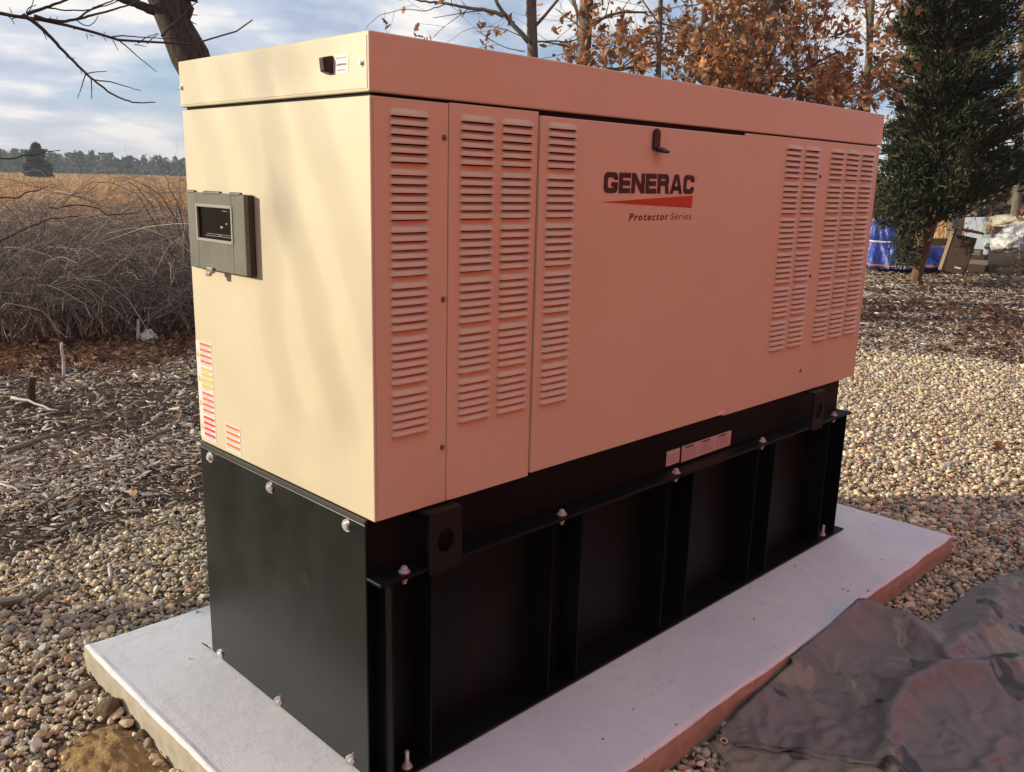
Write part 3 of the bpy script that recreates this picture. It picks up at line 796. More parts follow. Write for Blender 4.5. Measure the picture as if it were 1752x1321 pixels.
c.build('hinge', M_CTRL, cbx, smooth=False)
c = MB().box(-.044, -.032, .742, .778, 1.348, 1.366).box(-.050, -.040, .747, .773, 1.340, 1.352)
c.build('catch', mat('steel_catch', (.35, .34, .31), .35, .7), cbx, bevel=.003)

# warning stickers on the end panel: backing, coloured bars, fine print
def sticker(y0, y1, z0, z1, blocks, icon):
    s = MB().box(-.0009, 0.0, y0, y1, z0, z1).build('warning_sticker', M_LABEL, endp)
    yr0 = y0+.004; yr1 = y1-(.028 if icon else .004)
    H = (z1-z0)/len(blocks)
    g = MB(); 
    for bi, m in enumerate(blocks):
        cb_ = MB(); zt = z1-bi*H
        n = 4
        for k in range(n):
            zz = zt-.004-k*(H-.006)/n
            cb_.box(-.0014, -.0009, yr0, yr1, zz-.0085, zz)
            for t in range(2):
                zz2 = zz-.0112-t*.0034
                if zz2-.0014 > zt-H+.001: g.box(-.0013, -.0009, yr0+.002+.012*((k+t+bi) % 3), yr1-.001, zz2-.0012, zz2)
        cb_.build('colour_bar', m, s)
        if icon:
            zc = zt-H*.55
            MB().prism([(y1-.003, zc-.009), (y1-.025, zc-.009), (y1-.014, zc+.012)], lambda u, v, w: (-.0009-w, u, v), t=.0005).build('warning_triangle', M_YEL, s)
    g.build('fine_print', M_GINK, s)
sticker(.861, .968, .786, 1.112, (M_LRED, M_YEL, M_LRED, M_LRED2), True)
sticker(.698, .793, .783, .870, (M_ORANGE,), False)

# base: end skirt, frame rail, tank, channels
sk = MB().box(-.012, -.006, .026, .955, .004, .758).build('end_skirt', M_BLACK, gen, bevel=.003)
MB().box(-.0118, .03, .030, .952, .7595, .7695).build('skirt_lip', mat('worn_black_edge', (.05, .048, .043), .45), sk)
for y in (.886, .500, .107):
    for z in (.734, .022): link('bolt', BM, sk, (-.012, y, z), (rng.uniform(0, 1), -math.pi/2, 0))
MB().box(-.005, 2.72, .030, .94, .612, .7705).build('frame_rail', M_TANK, gen, bevel=.003)
MB().box(-.010, 2.745, -.036, .9, .600, .611).build('rail_flange', M_TANK, gen, bevel=.003)
tank = MB().box(-.005, 2.72, .062, .92, .0115, .599).build('fuel_tank', M_TANK, gen, bevel=.004)
MB().box(-.012, 2.79, -.044, .9, .0025, .0105).build('tank_foot', M_TANK, tank, bevel=.003)
WELD = mat('weld_bead', (.03, .03, .03), .25)
for x0, x1 in ((.028, .169), (.657, .802), (1.272, 1.436), (1.897, 2.045), (2.534, 2.708)):
    c = MB()
    c.box(x0, x0+.006, -.032, .0615, .0112, .5992); c.box(x1-.006, x1, -.032, .0615, .0112, .5992); c.box(x0+.006, x1-.006, .050, .0615, .0112, .5992)
    ch = c.build('channel', M_TANK, tank, bevel=.0015, seg=1)
    for z in (.10, .24, .38, .50):
        MB().cyl((x0-.001, .059, z), (x0-.001, .059, z+.028), .0035, n=6).build('weld', M_TANK, ch, smooth=True)
    xc = (x0+x1)/2 - .012
    b = MB().cyl((xc, -.012, .611), (xc, -.012, .614), .016, n=18).cyl((xc, -.012, .614), (xc, -.012, .624), .0105, n=6).cyl((xc, -.012, .624), (xc, -.012, .628), .0065, n=12)
    b.cyl((xc, -.012, .599), (xc, -.012, .589), .0105, n=6).cyl((xc, -.012, .589), (xc, -.012, .578), .0062, n=12)
    b.build('flange_bolt', M_ZINC, gen)
for xc in (.092, 2.625):
    MB().cyl((xc, -.014, .0105), (xc, -.014, .0135), .015, n=16).cyl((xc, -.014, .0135), (xc, -.014, .024), .011, n=6).cyl((xc, -.014, .024), (xc, -.014, .062), .0062, n=12).build('anchor_bolt', M_ZINC, tank)
# lifting plates with a round hole
def lift(x0, x1):
    n = 24; cx_, cz_ = (x0+x1)/2, .676; r = .030; b = MB(); ring = []; outer = []
    for i in range(n):
        a = 2*math.pi*i/n; ca, sa = math.cos(a), math.sin(a)
        ring.append((cx_+r*ca, cz_+r*1.15*sa))
        k = min((x1-cx_)/abs(ca) if abs(ca) > 1e-6 else 9, ((.764-cz_) if sa > 0 else (cz_-.589))/abs(sa) if abs(sa) > 1e-6 else 9)
        outer.append((cx_+k*ca, cz_+k*sa))
    # include the corners
    vs = []; fs = []
    for y in (-.040, -.030):
        vs += [(u, y, v) for u, v in ring] + [(u, y, v) for u, v in outer]
    N = 2*n
    for i in range(n):
        j = (i+1) % n
        fs += [(i, n+i, n+j, j), (N+i, N+j, N+n+j, N+n+i), (i, j, N+j, N+i), (n+i, N+n+i, N+n+j, n+j)]
    b.add(vs, fs)
    for su in (x0, x1):
        for zc in (.764, .589):
            # fill the clipped corner triangles
            cand = sorted(outer, key=lambda p: (p[0]-su)**2+(p[1]-zc)**2)[:2]
            b.add([(su, -.0402, zc), (cand[0][0], -.0402, cand[0][1]), (cand[1][0], -.0402, cand[1][1])], [(0, 1, 2)])
    b.box(x0, x1, -.030, .030, .757, .7638)
    return b.build('lifting_plate', mat('black_lifting_plate', (.0095, .009, .009), .5, spec=.25), gen)
lift(.150, .268); lift(2.335, 2.44)
# rating labels on the rail
def plate(x0, x1, z0, z1, cols_, name):
    s = MB().box(x0, x1, .0288, .030, z0, z1).build(name, M_LABEL2, gen)
    g = MB(); w = (x1-x0)/cols_
    for c_ in range(cols_):
        a = x0+c_*w+.006; e = x0+(c_+1)*w-.005
        z = z1-.016
        k = 0
        while z > z0+.006:
            g.box(a, e-.012*((k*7+c_) % 3), .0283, .0288, z-.0016, z); z -= .0052; k += 1
    g.build('fine_print', M_GINK, s)
    return s
plate(1.335, 1.418, .626, .683, 1, 'rating_plate')
wl = plate(1.433, 1.775, .622, .684, 3, 'warning_plate')
for i in range(3): text('! WARNING', .0105, (lambda k: (lambda u, v: (1.447+k*.114+u, .0282, .6725+v)))(i), M_INK, wl, 'warning_lettering', 1.0, .0004, 0, .062)
for x_, z_ in ((.36, .70), (.62, .70), (1.85, .70), (1.86, .665), (1.98, .70), (2.62, .72)):
    MB().cyl((x_, .0295, z_), (x_, .0288, z_), .005, n=10).build('bolt_hole', M_DARK, gen)
# small curled leaf caught at the skirt's foot
lf = np.array(LEAF)*0.022
me = bpy.data.meshes.new('fallen_leaf'); me.from_pydata(lf.tolist(), [], LEAFF.tolist()); me.materials.append(mat('curled_leaf', (.13, .07, .035), .8))
o = link('fallen_leaf', me, None, (-.020, .985, .012), (.7, .3, 1.1)); tag(o, 'curled brown leaf on the slab by the tank corner', 'leaf')

# ------------------------------------------------------------------ camouflage tarpaulin in the foreground
def tarp():
    """a stiff sheet with slack in it, settled on the gravel against the slab by a small position based cloth solve"""
    sp_ = .0165
    xs = np.arange(.55, 3.45, sp_); ys = np.arange(-1.95, -.43, sp_); nx = len(xs); ny = len(ys)
    X, Y = np.meshgrid(xs, ys)
    def ridge(pl):
        best = np.zeros_like(X)
        for (x0, y0, h0, w0), (x1, y1, h1, w1) in zip(pl[:-1], pl[1:]):
            dx, dy = x1-x0, y1-y0; t = np.clip(((X-x0)*dx+(Y-y0)*dy)/(dx*dx+dy*dy), 0, 1)
            d = np.hypot(X-x0-t*dx, Y-y0-t*dy); h = h0+(h1-h0)*t; w = w0+(w1-w0)*t
            best = np.maximum(best, h*np.exp(-(d/w)**1.3))
        return best
    r1 = ridge([(.98, -.47, .005, .08), (1.30, -.45, .060, .09), (1.60, -.445, .095, .11), (1.88, -.45, .135, .12), (2.05, -.46, .155, .13), (2.12, -.60, .130, .11), (2.06, -.74, .08, .10)])
    r2 = ridge([(1.16, -1.05, .025, .04), (1.24, -.93, .038, .04), (1.36, -.86, .045, .04), (1.52, -.815, .055, .045), (1.70, -.79, .075, .05), (1.90, -.84, .105, .06), (2.06, -.95, .070, .07), (2.35, -1.12, .04, .09)])
    r3 = ridge([(2.02, -.80, .08, .07), (2.40, -.83, .07, .08), (2.75, -.78, .06, .09), (3.3, -.90, .07, .12)])
    H0 = .030 + np.maximum.reduce([r1, r2, r3])
    poly = [(.925, -.470), (1.2, -.452), (1.6, -.447), (2.06, -.447), (2.19, -.55), (2.22, -.66), (2.45, -.66), (2.76, -.66), (3.3, -.80), (3.43, -1.2), (3.4, -1.94), (.6, -1.94), (.62, -1.2), (.80, -.68)]
    px = np.array([p[0] for p in poly]); py = np.array([p[1] for p in poly])
    def inside(x, y):
        r = np.zeros(x.shape, bool); n = len(px); j = n-1
        for i in range(n):
            c = ((py[i] > y) != (py[j] > y)) & (x < (px[j]-px[i])*(y-py[i])/(py[j]-py[i]+1e-12)+px[i]); r ^= c; j = i
        return r
    rc = np.random.default_rng(77)
    P = np.stack([X, np.minimum(Y, PY0-.008), G+.012+H0+rc.normal(0, .002, X.shape)+.040*(fbm(X*5.0+Y*2, Y*5.0-X*2, 63, 3)-.45)], -1).reshape(-1, 3)
    M = inside(X, Y); idx = np.arange(nx*ny).reshape(ny, nx)
    er = M.copy(); er[1:-1, 1:-1] = M[1:-1, 1:-1] & M[:-2, 1:-1] & M[2:, 1:-1] & M[1:-1, :-2] & M[1:-1, 2:]; edge = (M & ~er).reshape(-1)
    groups = []
    def pairs(di, dj, par, k, slack, stiff):
        i0 = idx[:ny-di, :nx-dj] if dj >= 0 else idx[:ny-di, -dj:]; i1 = idx[di:, dj:] if dj >= 0 else idx[di:, :nx+dj]
        ok = M.reshape(-1)[i0] & M.reshape(-1)[i1]
        c = (np.arange(i0.shape[0])[:, None] if par == 'i' else np.arange(i0.shape[1])[None, :]) + 0*i0
        for q in range(2):
            g = ok & (((c//k) % 2) == q); a = i0[g]; b = i1[g]
            d0 = np.hypot(sp_*di, sp_*dj)
            groups.append((a, b, np.full(len(a), d0*slack), stiff))
    pairs(0, 1, 'j', 1, 1.060, 1.0); pairs(1, 0, 'i', 1, 1.085, 1.0)
    pairs(1, 1, 'i', 1, 1.073, .6); pairs(1, -1, 'i', 1, 1.073, .6)
    pairs(0, 2, 'j', 2, 1.057, .12); pairs(2, 0, 'i', 2, 1.080, .12)
    inv = np.where(edge, .12, 1.0); home = P.copy(); Q = P.copy()
    floor = G+.016
    for step in range(70):
        vel = (P-Q)*.90; Q = P.copy(); P = P+vel; P[:, 2] -= .00035
        for it in range(5):
            for a, b, d0, st in groups:
                d = P[b]-P[a]; L = np.sqrt((d*d).sum(1))+1e-9; wa = inv[a]; wb = inv[b]
                c = (st*(L-d0)/(L*(wa+wb)))[:, None]*d; P[a] += c*wa[:, None]; P[b] -= c*wb[:, None]
            P[:, 2] = np.maximum(P[:, 2], floor); P[:, 1] = np.minimum(P[:, 1], PY0-.008)
        on = P[:, 2] < floor+.002
        P[on, :2] = .3*P[on, :2]+.7*Q[on, :2]
        P[:, :2] += .05*(home[:, :2]-P[:, :2])
        P[:, 2] = np.maximum(P[:, 2], np.minimum(floor+.80*(home[:, 2]-floor), P[:, 2]+.002))   # propped up by the folds beneath
    i = np.arange(ny-1)[:, None]*nx+np.arange(nx-1)[None, :]
    F = np.stack([i, i+1, i+nx+1, i+nx], -1).reshape(-1, 4); F = F[M.reshape(-1)[F].all(1)]
    global TARPH
    def TARPH(x, y):
        d = (P[None, :, 0]-x[:, None])**2+(P[None, :, 1]-y[:, None])**2 + np.where(M.reshape(-1), 0, 9)[None]
        return P[np.argmin(d, 1), 2]
    used = np.unique(F); mp_ = np.full(len(P), -1); mp_[used] = np.arange(len(used))
    return P[used], mp_[F]
def b_tarp(n, b):
    a = nnoise(n, 2.1, 3, 0.5, dist=0.9); d = nnoise(n, 2.9, 3, 0.5, dist=1.1); e = nnoise(n, 40, 5, 0.7)
    c = nramp(n, a, [(0.50, (0.175, 0.148, 0.138)), (0.515, (0.145, 0.134, 0.115)), (0.57, (0.15, 0.138, 0.118)), (0.585, (0.250, 0.215, 0.165))], 'LINEAR')
    c = nmix(n, nramp(n, d, [(0.60, (0, 0, 0)), (0.615, (1, 1, 1))]), c, (0.042, 0.038, 0.033))
    dirt = nnoise(n, 7, 6, .65); c = nmix(n, nramp(n, dirt, [(.52, (0, 0, 0)), (.75, (.5,)*3)]), c, (.26, .215, .165))
    n.links.new(c, b.inputs['Base Color'])
    n.links.new(nramp(n, dirt, [(0.35, (0.36,)*3), (0.7, (0.52,)*3)]), b.inputs['Roughness'])
    # crinkles of the woven plastic
    v = n.nodes.new('ShaderNodeTexVoronoi'); v.feature = 'DISTANCE_TO_EDGE'; v.inputs['Scale'].default_value = 11
    cc = n.nodes.new('ShaderNodeTexCoord'); ad = n.nodes.new('ShaderNodeMix'); ad.data_type = 'VECTOR'; ad.inputs[0].default_value = 0.06
    nz = n.nodes.new('ShaderNodeTexNoise'); nz.inputs['Scale'].default_value = 9; n.links.new(cc.outputs['Object'], nz.inputs['Vector'])
    n.links.new(cc.outputs['Object'], ad.inputs[4]); n.links.new(nz.outputs['Color'], ad.inputs[5]); n.links.new(ad.outputs[1], v.inputs['Vector'])
    h = nmath(n, 'ADD', nmath(n, 'MINIMUM', v.outputs['Distance'], 0.25), nmath(n, 'MULTIPLY', nnoise(n, 26, 3, 0.5), 0.12))
    nbump(n, b, h, 0.75, 0.016)
M_TARP = mat('camouflage_tarpaulin', (.08, .06, .05), .35, spec=.42, build=b_tarp)
M_TARPB = mat('tarp_underside', (.014, .014, .014), .5)
V, F = tarp()
tp = empty('camouflage_tarpaulin', (1.5, -1.0, G))
tag(tp, 'crumpled brown camouflage tarpaulin lying against the slab in the foreground', 'tarpaulin')
o = bulk('sheet', V-np.array([1.5, -1.0, G]), F, [M_TARP, M_TARPB], smooth=True, parent=tp)
sb_ = o.modifiers.new('smooth', 'SUBSURF'); sb_.levels = 1; sb_.render_levels = 1
sm = o.modifiers.new('thickness', 'SOLIDIFY'); sm.thickness = .003; sm.offset = -1; sm.material_offset = 1
# stitched hem: a doubled band along the free edge and a seam across the sheet
def hem(name, pl, w):
    P = resample([(x, y, 0) for x, y in pl], 60); d = np.gradient(P, axis=0); d /= np.linalg.norm(d, axis=1)[:, None]; nrm = np.stack([-d[:, 1], d[:, 0], 0*d[:, 0]], -1)
    rows = []
    for k, h in ((-1, .0015), (-.9, .0042), (.9, .0042), (1, .0015)):
        q = P+nrm*w*k*.5; q[:, 2] = TARPH(q[:, 0], q[:, 1])+h; q[1:-1, 2] = .25*q[:-2, 2]+.5*q[1:-1, 2]+.25*q[2:, 2]; rows.append(q)
    V = np.stack(rows, 1).reshape(-1, 3)-np.array([1.5, -1.0, G]); i = np.arange(59)[:, None]*4+np.arange(3)[None]
    bulk(name, V, np.stack([i, i+1, i+5, i+4], -1).reshape(-1, 4), M_TARP, smooth=True, parent=tp)
hem('hem', [(.955, -.485), (.90, -.575), (.83, -.68)], .03)
hem('seam', [(1.00, -.535), (1.12, -.70), (1.23, -.90), (1.30, -1.10)], .022)
# brass eyelet near the free corner
g = np.array([.972, -.507, 0.]); g[2] = TARPH(g[:1], g[1:2])[0]+.004
ey = MB(); n = 20
for (r0, z0, r1, z1) in ((.0065, .0005, .0075, .0035), (.0075, .0035, .0125, .0035), (.0125, .0035, .0135, 0)):
    vs = [(r0*math.cos(6.2832*i/n), r0*math.sin(6.2832*i/n), z0) for i in range(n)] + [(r1*math.cos(6.2832*i/n), r1*math.sin(6.2832*i/n), z1) for i in range(n)]
    ey.add(vs, [(i, (i+1) % n, n+(i+1) % n, n+i) for i in range(n)])
ey.add([(.0066*math.cos(6.2832*i/n), .0066*math.sin(6.2832*i/n), .001) for i in range(n)], [tuple(range(n))], 1)
ey.build('eyelet', [mat('brass_eyelet', (.55, .38, .25), .35, .8), M_DARK], tp, loc=(g[0]-1.5, g[1]+1.0, g[2]-G), rot=(.15, -.1, 0))

# ------------------------------------------------------------------ things on the ground, left
def rock(name, P, r, sq, colr, label, seed, parent=None):
    rr = np.random.default_rng(seed); v, f = ico(2)
    k = rr.normal(size=(7, 3)); k /= np.linalg.norm(k, axis=1)[:, None]
    d = 1+.10*np.sin(v @ k[0]*3+1)+.07*np.sin(v @ k[1]*5)
    for q_ in k[2:]:                               # a few flattened facets
        dd = v @ q_; d = np.where(dd > .62, d*(.62/np.maximum(dd, .01))**.55, d)
    v = v*d[:, None]*np.array(sq)*r
    me = bpy.data.meshes.new(name); me.from_pydata(v.tolist(), [], f.tolist())
    me.materials.append(mat(name+'_stone', colr, .9, spec=.2, build=b_ground(tuple(.65*c for c in colr), colr, tuple(1.3*c for c in colr), 30)))
    me.polygons.foreach_set('use_smooth', [True]*len(f)); me.update()
    o = link(name, me, None, P, (0, 0, rr.uniform(0, 6))); tag(o, label, 'rock'); return o
def gp(px, py, z): return onz(px, py, z)
rock('rock', gp(185, 1213, G+.035), .047, (1.05, .95, .85), (.30, .235, .15), 'large rounded brown rock beside the near slab edge', 1)
rock('rock', gp(146, 1183, G+.02), .036, (1.3, .9, .55), (.42, .30, .15), 'flat ochre rock just left of the large round one', 2)
rock('rock', gp(218, 1236, G+.02), .024, (1, .9, .9), (.46, .36, .20), 'small yellow rock between the large rock and the sand', 3)
rock('rock', gp(200, 1247, G+.015), .021, (1.2, .9, .7), (.44, .34, .19), 'small pale rock at the foot of the large round rock', 4)
rock('rock', gp(245, 1262, G+.018), .030, (1.2, .9, .7), (.22, .16, .10), 'brown rock half under the slab edge near the sand', 5)
rock('rock', gp(155, 1167, G+.015), .028, (1.3, .8, .6), (.20, .085, .055), 'reddish brown rock close to the slab corner', 6)
rock('rock', gp(182, 1264, G+.01), .026, (1.4, .9, .5), (.11, .10, .10), 'flat dark grey rock lying above the sand heap', 9)
# sand heap
def heap(c, r, h):
    n = 40; u = np.linspace(-1, 1, n); X, Y = np.meshgrid(u, u); d = np.hypot(X, Y)
    Z = h*np.clip(1-d**1.6, -.3, 1)*(.6+.8*fbm(X*2.5+3, Y*2.5, 71)) + .022*(fbm(X*8, Y*8, 72)-.5) + .008*(fbm(X*22, Y*22, 73)-.5)
    V = np.stack([X*r[0], Y*r[1], np.maximum(Z, -.03)], -1).reshape(-1, 3)
    i = np.arange(n-1)[:, None]*n+np.arange(n-1)[None, :]; F = np.stack([i, i+1, i+n+1, i+n], -1).reshape(-1, 4)
    o = bulk('sand_heap', V, F, M_SAND, smooth=True); o.location = c; return o
sh = heap((-.455, .74, G+.003), (.15, .24), .045); tag(sh, 'small heap of ochre sand beside the near slab edge', 'sand heap')

def stickobj(name, pts_, r0, r1, m, label, cat='stick', sides=7, k=10, parent=None, jag=0.0):
    P = resample(pts_, k)
    if jag: P[1:-1] += np.random.default_rng(len(label)).normal(0, jag, P[1:-1].shape)
    V, F = tubes(P[None], np.linspace(r0, r1, k)[None], sides)
    me = bpy.data.meshes.new(name)
    fs = F.tolist() + [list(range(sides))[::-1], list(range((k-1)*sides, k*sides))]
    me.from_pydata((V-P[0]).tolist(), [], fs); me.materials.append(m); me.polygons.foreach_set('use_smooth', [True]*len(fs)); me.update()
    o = link(name, me, parent, P[0])
    if label: tag(o, label, cat)
    return o
M_BLEACH = mat('bleached_stick', (.55, .52, .47), .85, build=b_wood((.40, .37, .33), (.62, .59, .54), (20, 20, 3)))
b0 = gp(107, 640, G); up = np.array([0, 0, 1.])
stickobj('stake', [b0-up*.05, b0+up*.15+np.array([.01, -.01, 0]), at(106, 586, np.hypot(*(b0-CAM)[:2]))], .016, .012, M_BLEACH, 'bleached white stick standing upright in the wood chips', 'stick', 7, 8, None, .004)
p0 = gp(-40, 1046, G+.02); p1 = gp(41, 1030, G+.02)
dv = p1-p0; ln = float(np.linalg.norm(dv[:2])); rz = math.atan2(dv[1], dv[0])
o = MB().box(0, ln+.0, -.016, .016, -.012, .014).build('board_offcut', M_WOODG, None, bevel=.002, loc=p0+np.array([0, 0, .012]), rot=(0.05, 0, rz)); tag(o, 'grey sawn board end at the left edge of the gravel', 'board')
for (a, c, r0, r1, z, lab, j) in (
        ((60, 1030), (102, 1000), .017, .008, .028, 'thick weathered branch piece beside the grey board end', .004),
        ((58, 1003), (70, 1012), .016, .013, .026, 'short sawn pale log end beside the weathered branch', .002),
        ((100, 1008), (135, 1006), .006, .003, .026, 'thin grey broken twig right of the weathered branch', .003),
        ((186, 968), (190, 990), .009, .008, .03, 'short upright pale stub of wood in the pebbles', .001),
        ((190, 972), (262, 965), .006, .003, .03, 'long pale twig lying across the pebbles', .004),
        ((10, 772), (182, 722), .020, .006, .02, 'long dark branch lying across the wood chips', .015),
        ((60, 870), (140, 830), .010, .005, .02, 'crooked brown stick on the bare soil at left', .010),
        ((20, 680), (100, 702), .012, .006, .03, 'pale bent stick lying left of the dark branch', .012),
        ((245, 755), (292, 735), .018, .012, .03, 'short grey plank splinter on chips near the cabinet', .004),
        ((262, 718), (278, 706), .014, .010, .03, 'short pale stick end on chips near the cabinet', .003),
        ((0, 828), (40, 842), .007, .004, .02, 'thin pale stick lying at the left edge of the soil', .004),
        ((128, 900), (118, 930), .010, .006, .02, 'dark crooked twig lying on chips above the pebbles', .006)):
    A = gp(a[0], a[1], G+z); B = gp(c[0], c[1], G+z*.9)
    M = (A+B)/2+np.array([0, 0, .01])
    stickobj('stick', [A, M, B], r0, r1, M_BLEACH if 'pale' in lab else M_WOODG, lab, 'stick', 6, 7, None, j)
# dark rotten stub
P = gp(53, 690, G); stickobj('stump', [P-up*.04, P+up*.10, P+up*.20+np.array([.03, 0, 0])], .040, .026, M_BARKD, 'small dark rotten stub poking out of the chips', 'stump', 8, 6, None, .004)
# crumpled pale plastic under the brambles
def crumple(name, P, r, sq, m, label, cat, seed, sub=3, amp=.28):
    rr = np.random.default_rng(seed); v, f = ico(sub); d = np.ones(len(v))
    for i in range(14):
        k = rr.normal(size=3); k /= np.linalg.norm(k); d += amp*.22*(1-2*np.abs(np.sin((v @ k)*rr.uniform(2, 7)+rr.uniform(0, 6))))
    v = v*d[:, None]*np.array(sq)*r; v[:, 2] = np.maximum(v[:, 2], -.35*r)
    me = bpy.data.meshes.new(name); me.from_pydata(v.tolist(), [], f.tolist()); me.materials.append(m); me.update()
    o = link(name, me, None, P, (0, 0, rr.uniform(0, 6))); tag(o, label, cat); return o
M_WPLAS = mat('white_plastic_sheet', (.62, .63, .62), .4, build=lambda n, b: (n.links.new(nramp(n, nnoise(n, 5, 5), [(.35, (.40, .39, .36)), (.6, (.66, .66, .64))]), b.inputs['Base Color']), nbump(n, b, nnoise(n, 22, 4), .5, .02)))
crumple('plastic_scrap', gp(254, 577, G+.03), .12, (1.0, .8, .75), M_WPLAS, 'crumpled pale plastic scrap at the foot of the brambles', 'plastic', 4)
A = gp(236, 582, G); stickobj('stick', [A, A+np.array([.02, .0, .22])], .02, .014, M_BLEACH, 'short pale stick leaning beside the plastic scrap', 'stick', 6, 5)

# ------------------------------------------------------------------ brambles
def canes(n, centre_fn, h_fn, rr, seg=9, rad=(.0035, .0015), arch=1.0):
    bx = centre_fn(n)
    H = h_fn(bx[:, 0], bx[:, 1])*rr.uniform(.45, 1.1, n)
    az = rr.uniform(0, 2*np.pi, n); reach = H*rr.uniform(.3, 2.3, n)*arch
    t = np.linspace(0, 1, seg)[None, :]
    hor = reach[:, None]*t**1.3; ver = H[:, None]*np.sin(np.minimum(t*rr.uniform(1.3, 2.5, (n, 1)), 3.0))
    P = np.stack([bx[:, 0:1]+np.cos(az)[:, None]*hor, bx[:, 1:2]+np.sin(az)[:, None]*hor, G-.02+ver], -1)
    P += np.cumsum(rr.normal(0, .042, P.shape)*np.array([1, 1, .8]), 1); P[:, :, 2] = np.maximum(P[:, :, 2], G)
    R = rr.uniform(rad[0]*.7, rad[0]*1.5, (n, 1))*np.linspace(1, .35, seg)[None, :]
    return P, R
TC = 2.2*np.array([1.0, 1.06, 1.06])*np.array([(.115, .088, .078), (.085, .066, .060), (.060, .046, .042), (.16, .125, .105), (.22, .175, .14), (.10, .070, .058)])
rb = np.random.default_rng(21)
# local frame of the thicket: left boundary to behind the cabinet; a = across the view, d = distance
def tpos(px, d):
    q_ = np.array([at(float(p), 300, float(dd)) for p, dd in zip(px, d)]); return q_[:, :2]
def thick_h(x, y):
    px_, _, _ = proj(np.c_[x, y, np.zeros_like(x)])
    d = np.hypot(x-CAM[0], y-CAM[1])
    h = .92 + .62*np.exp(-((px_-10)/100)**2) + .62*np.exp(-((px_-325)/60)**2) + .18*np.exp(-((px_-120)/30)**2)
    return h*np.clip((d-8.5)/2.5, .35, 1)*rb.uniform(.8, 1.15, len(x))
def cfn(n): return tpos(rb.uniform(-160, 520, n), 10.3+6.5*rb.random(n)**1.3)
parts = []
P, R = canes(2800, cfn, thick_h, rb, 9, (.0050, .002))
V, F = tubes(P, R, 3); parts.append((V, F, np.repeat(TC[rb.integers(len(TC), size=len(P))]*np.clip(rb.lognormal(0, .45, (len(P), 1)), .35, 2.2), 9*3, 0)))
# side twigs from canes
ti = rb.integers(len(P), size=9000); tj = rb.integers(2, 8, size=9000)
st = P[ti, tj]; dr = rb.normal(size=(9000, 3)); dr[:, 2] = np.abs(dr[:, 2])*.7; dr /= np.linalg.norm(dr, axis=1)[:, None]
ln_ = rb.uniform(.10, .60, 9000); t = np.linspace(0, 1, 5)
TP = st[:, None, :]+dr[:, None, :]*(ln_[:, None, None]*t[None, :, None]); TP += np.cumsum(rb.normal(0, .026, TP.shape), 1); TP[:, :, 2] = np.maximum(TP[:, :, 2], G)
V, F = tubes(TP, np.full((9000, 5), .0021)*np.linspace(1, .5, 5)[None], 3)
parts.append((V, F, np.repeat(TC[rb.integers(len(TC), size=9000)]*rb.uniform(.8, 1.25, (9000, 1)), 15, 0)))
V, F, C = cat_vf(parts)
o = bulk('bramble_thicket', V, F, M_TWIG, C); tag(o, 'tangled thicket of bare grey brown brambles between chips and field', 'brambles', kind='stuff')
# dead weeds and straw inside the thicket
n = 5000; cpos = tpos(rb.uniform(-160, 520, n), 11.5+7*rb.random(n)); hh = rb.uniform(.25, .75, n)
lean = rb.normal(0, .22, (n, 2)); t = np.linspace(0, 1, 4)
P = np.stack([cpos[:, 0:1]+lean[:, 0:1]*t[None]**1.5, cpos[:, 1:2]+lean[:, 1:2]*t[None]**1.5, G+hh[:, None]*t[None]], -1)
V, F = tubes(P, np.full((n, 4), .0038)*np.linspace(1, .4, 4)[None], 3)
c = 1.5*np.array([(.30, .21, .12), (.24, .17, .11), (.36, .27, .17), (.17, .125, .09)])[rb.integers(4, size=n)]
o = bulk('dead_weeds', V, F, M_GRASS, np.repeat(c, 12, 0)); tag(o, 'straw coloured dead weeds standing among the brambles', 'weeds', kind='stuff')
# single canes one can pick out
for (pl, d, r0, lab) in (
        ([(-30, 345), (30, 337), (60, 328), (82, 318)], 10.2, .010, 'dark cane slanting up from the left over the brambles'),
        ([(-40, 278), (0, 272), (50, 264), (103, 257)], 9.0, .008, 'thin dark cane crossing low in front of the distant cedar'),
        ([(-20, 420), (25, 402), (60, 385), (95, 372), (135, 370)], 10.4, .011, 'thick dark arching cane in the left brambles'),
        ([(82, 355), (110, 352), (130, 346), (155, 352), (180, 368), (210, 372), (235, 368), (262, 345)], 10.6, .008, 'long wavy cane arching over the middle brambles'),
        ([(198, 560), (190, 520), (183, 490), (182, 470)], 10.9, .010, 'pale slim stem rising left of the plastic scrap'),
        ([(228, 556), (210, 520), (200, 495), (190, 480)], 10.9, .009, 'pale slim stem leaning left above the plastic scrap'),
        ([(253, 556), (246, 520), (241, 480), (238, 440)], 10.9, .009, 'pale slim stem rising straight above the plastic scrap'),
        ([(300, 570), (315, 520), (322, 480), (330, 430)], 10.9, .010, 'pale slim stem leaning right beside the cabinet edge'),
        ([(330, 480), (310, 400), (285, 340), (242, 314)], 10.8, .010, 'dark cane arching left from behind the cabinet'),
        ([(325, 420), (305, 360), (292, 320), (280, 300)], 10.8, .008, 'thin upright cane arching beside the cabinet above the field'),
        ([(40, 570), (25, 530), (18, 500), (12, 490)], 10.6, .009, 'pale slim stem leaning left at the foot of left brambles')):
    stickobj('bramble_cane', [at(x, y, d) for x, y in pl], r0, r0*.45, M_TWIG if False else (M_WOODG if 'pale' in lab else M_BARKD), lab, 'cane', 5, 12, None, .012)

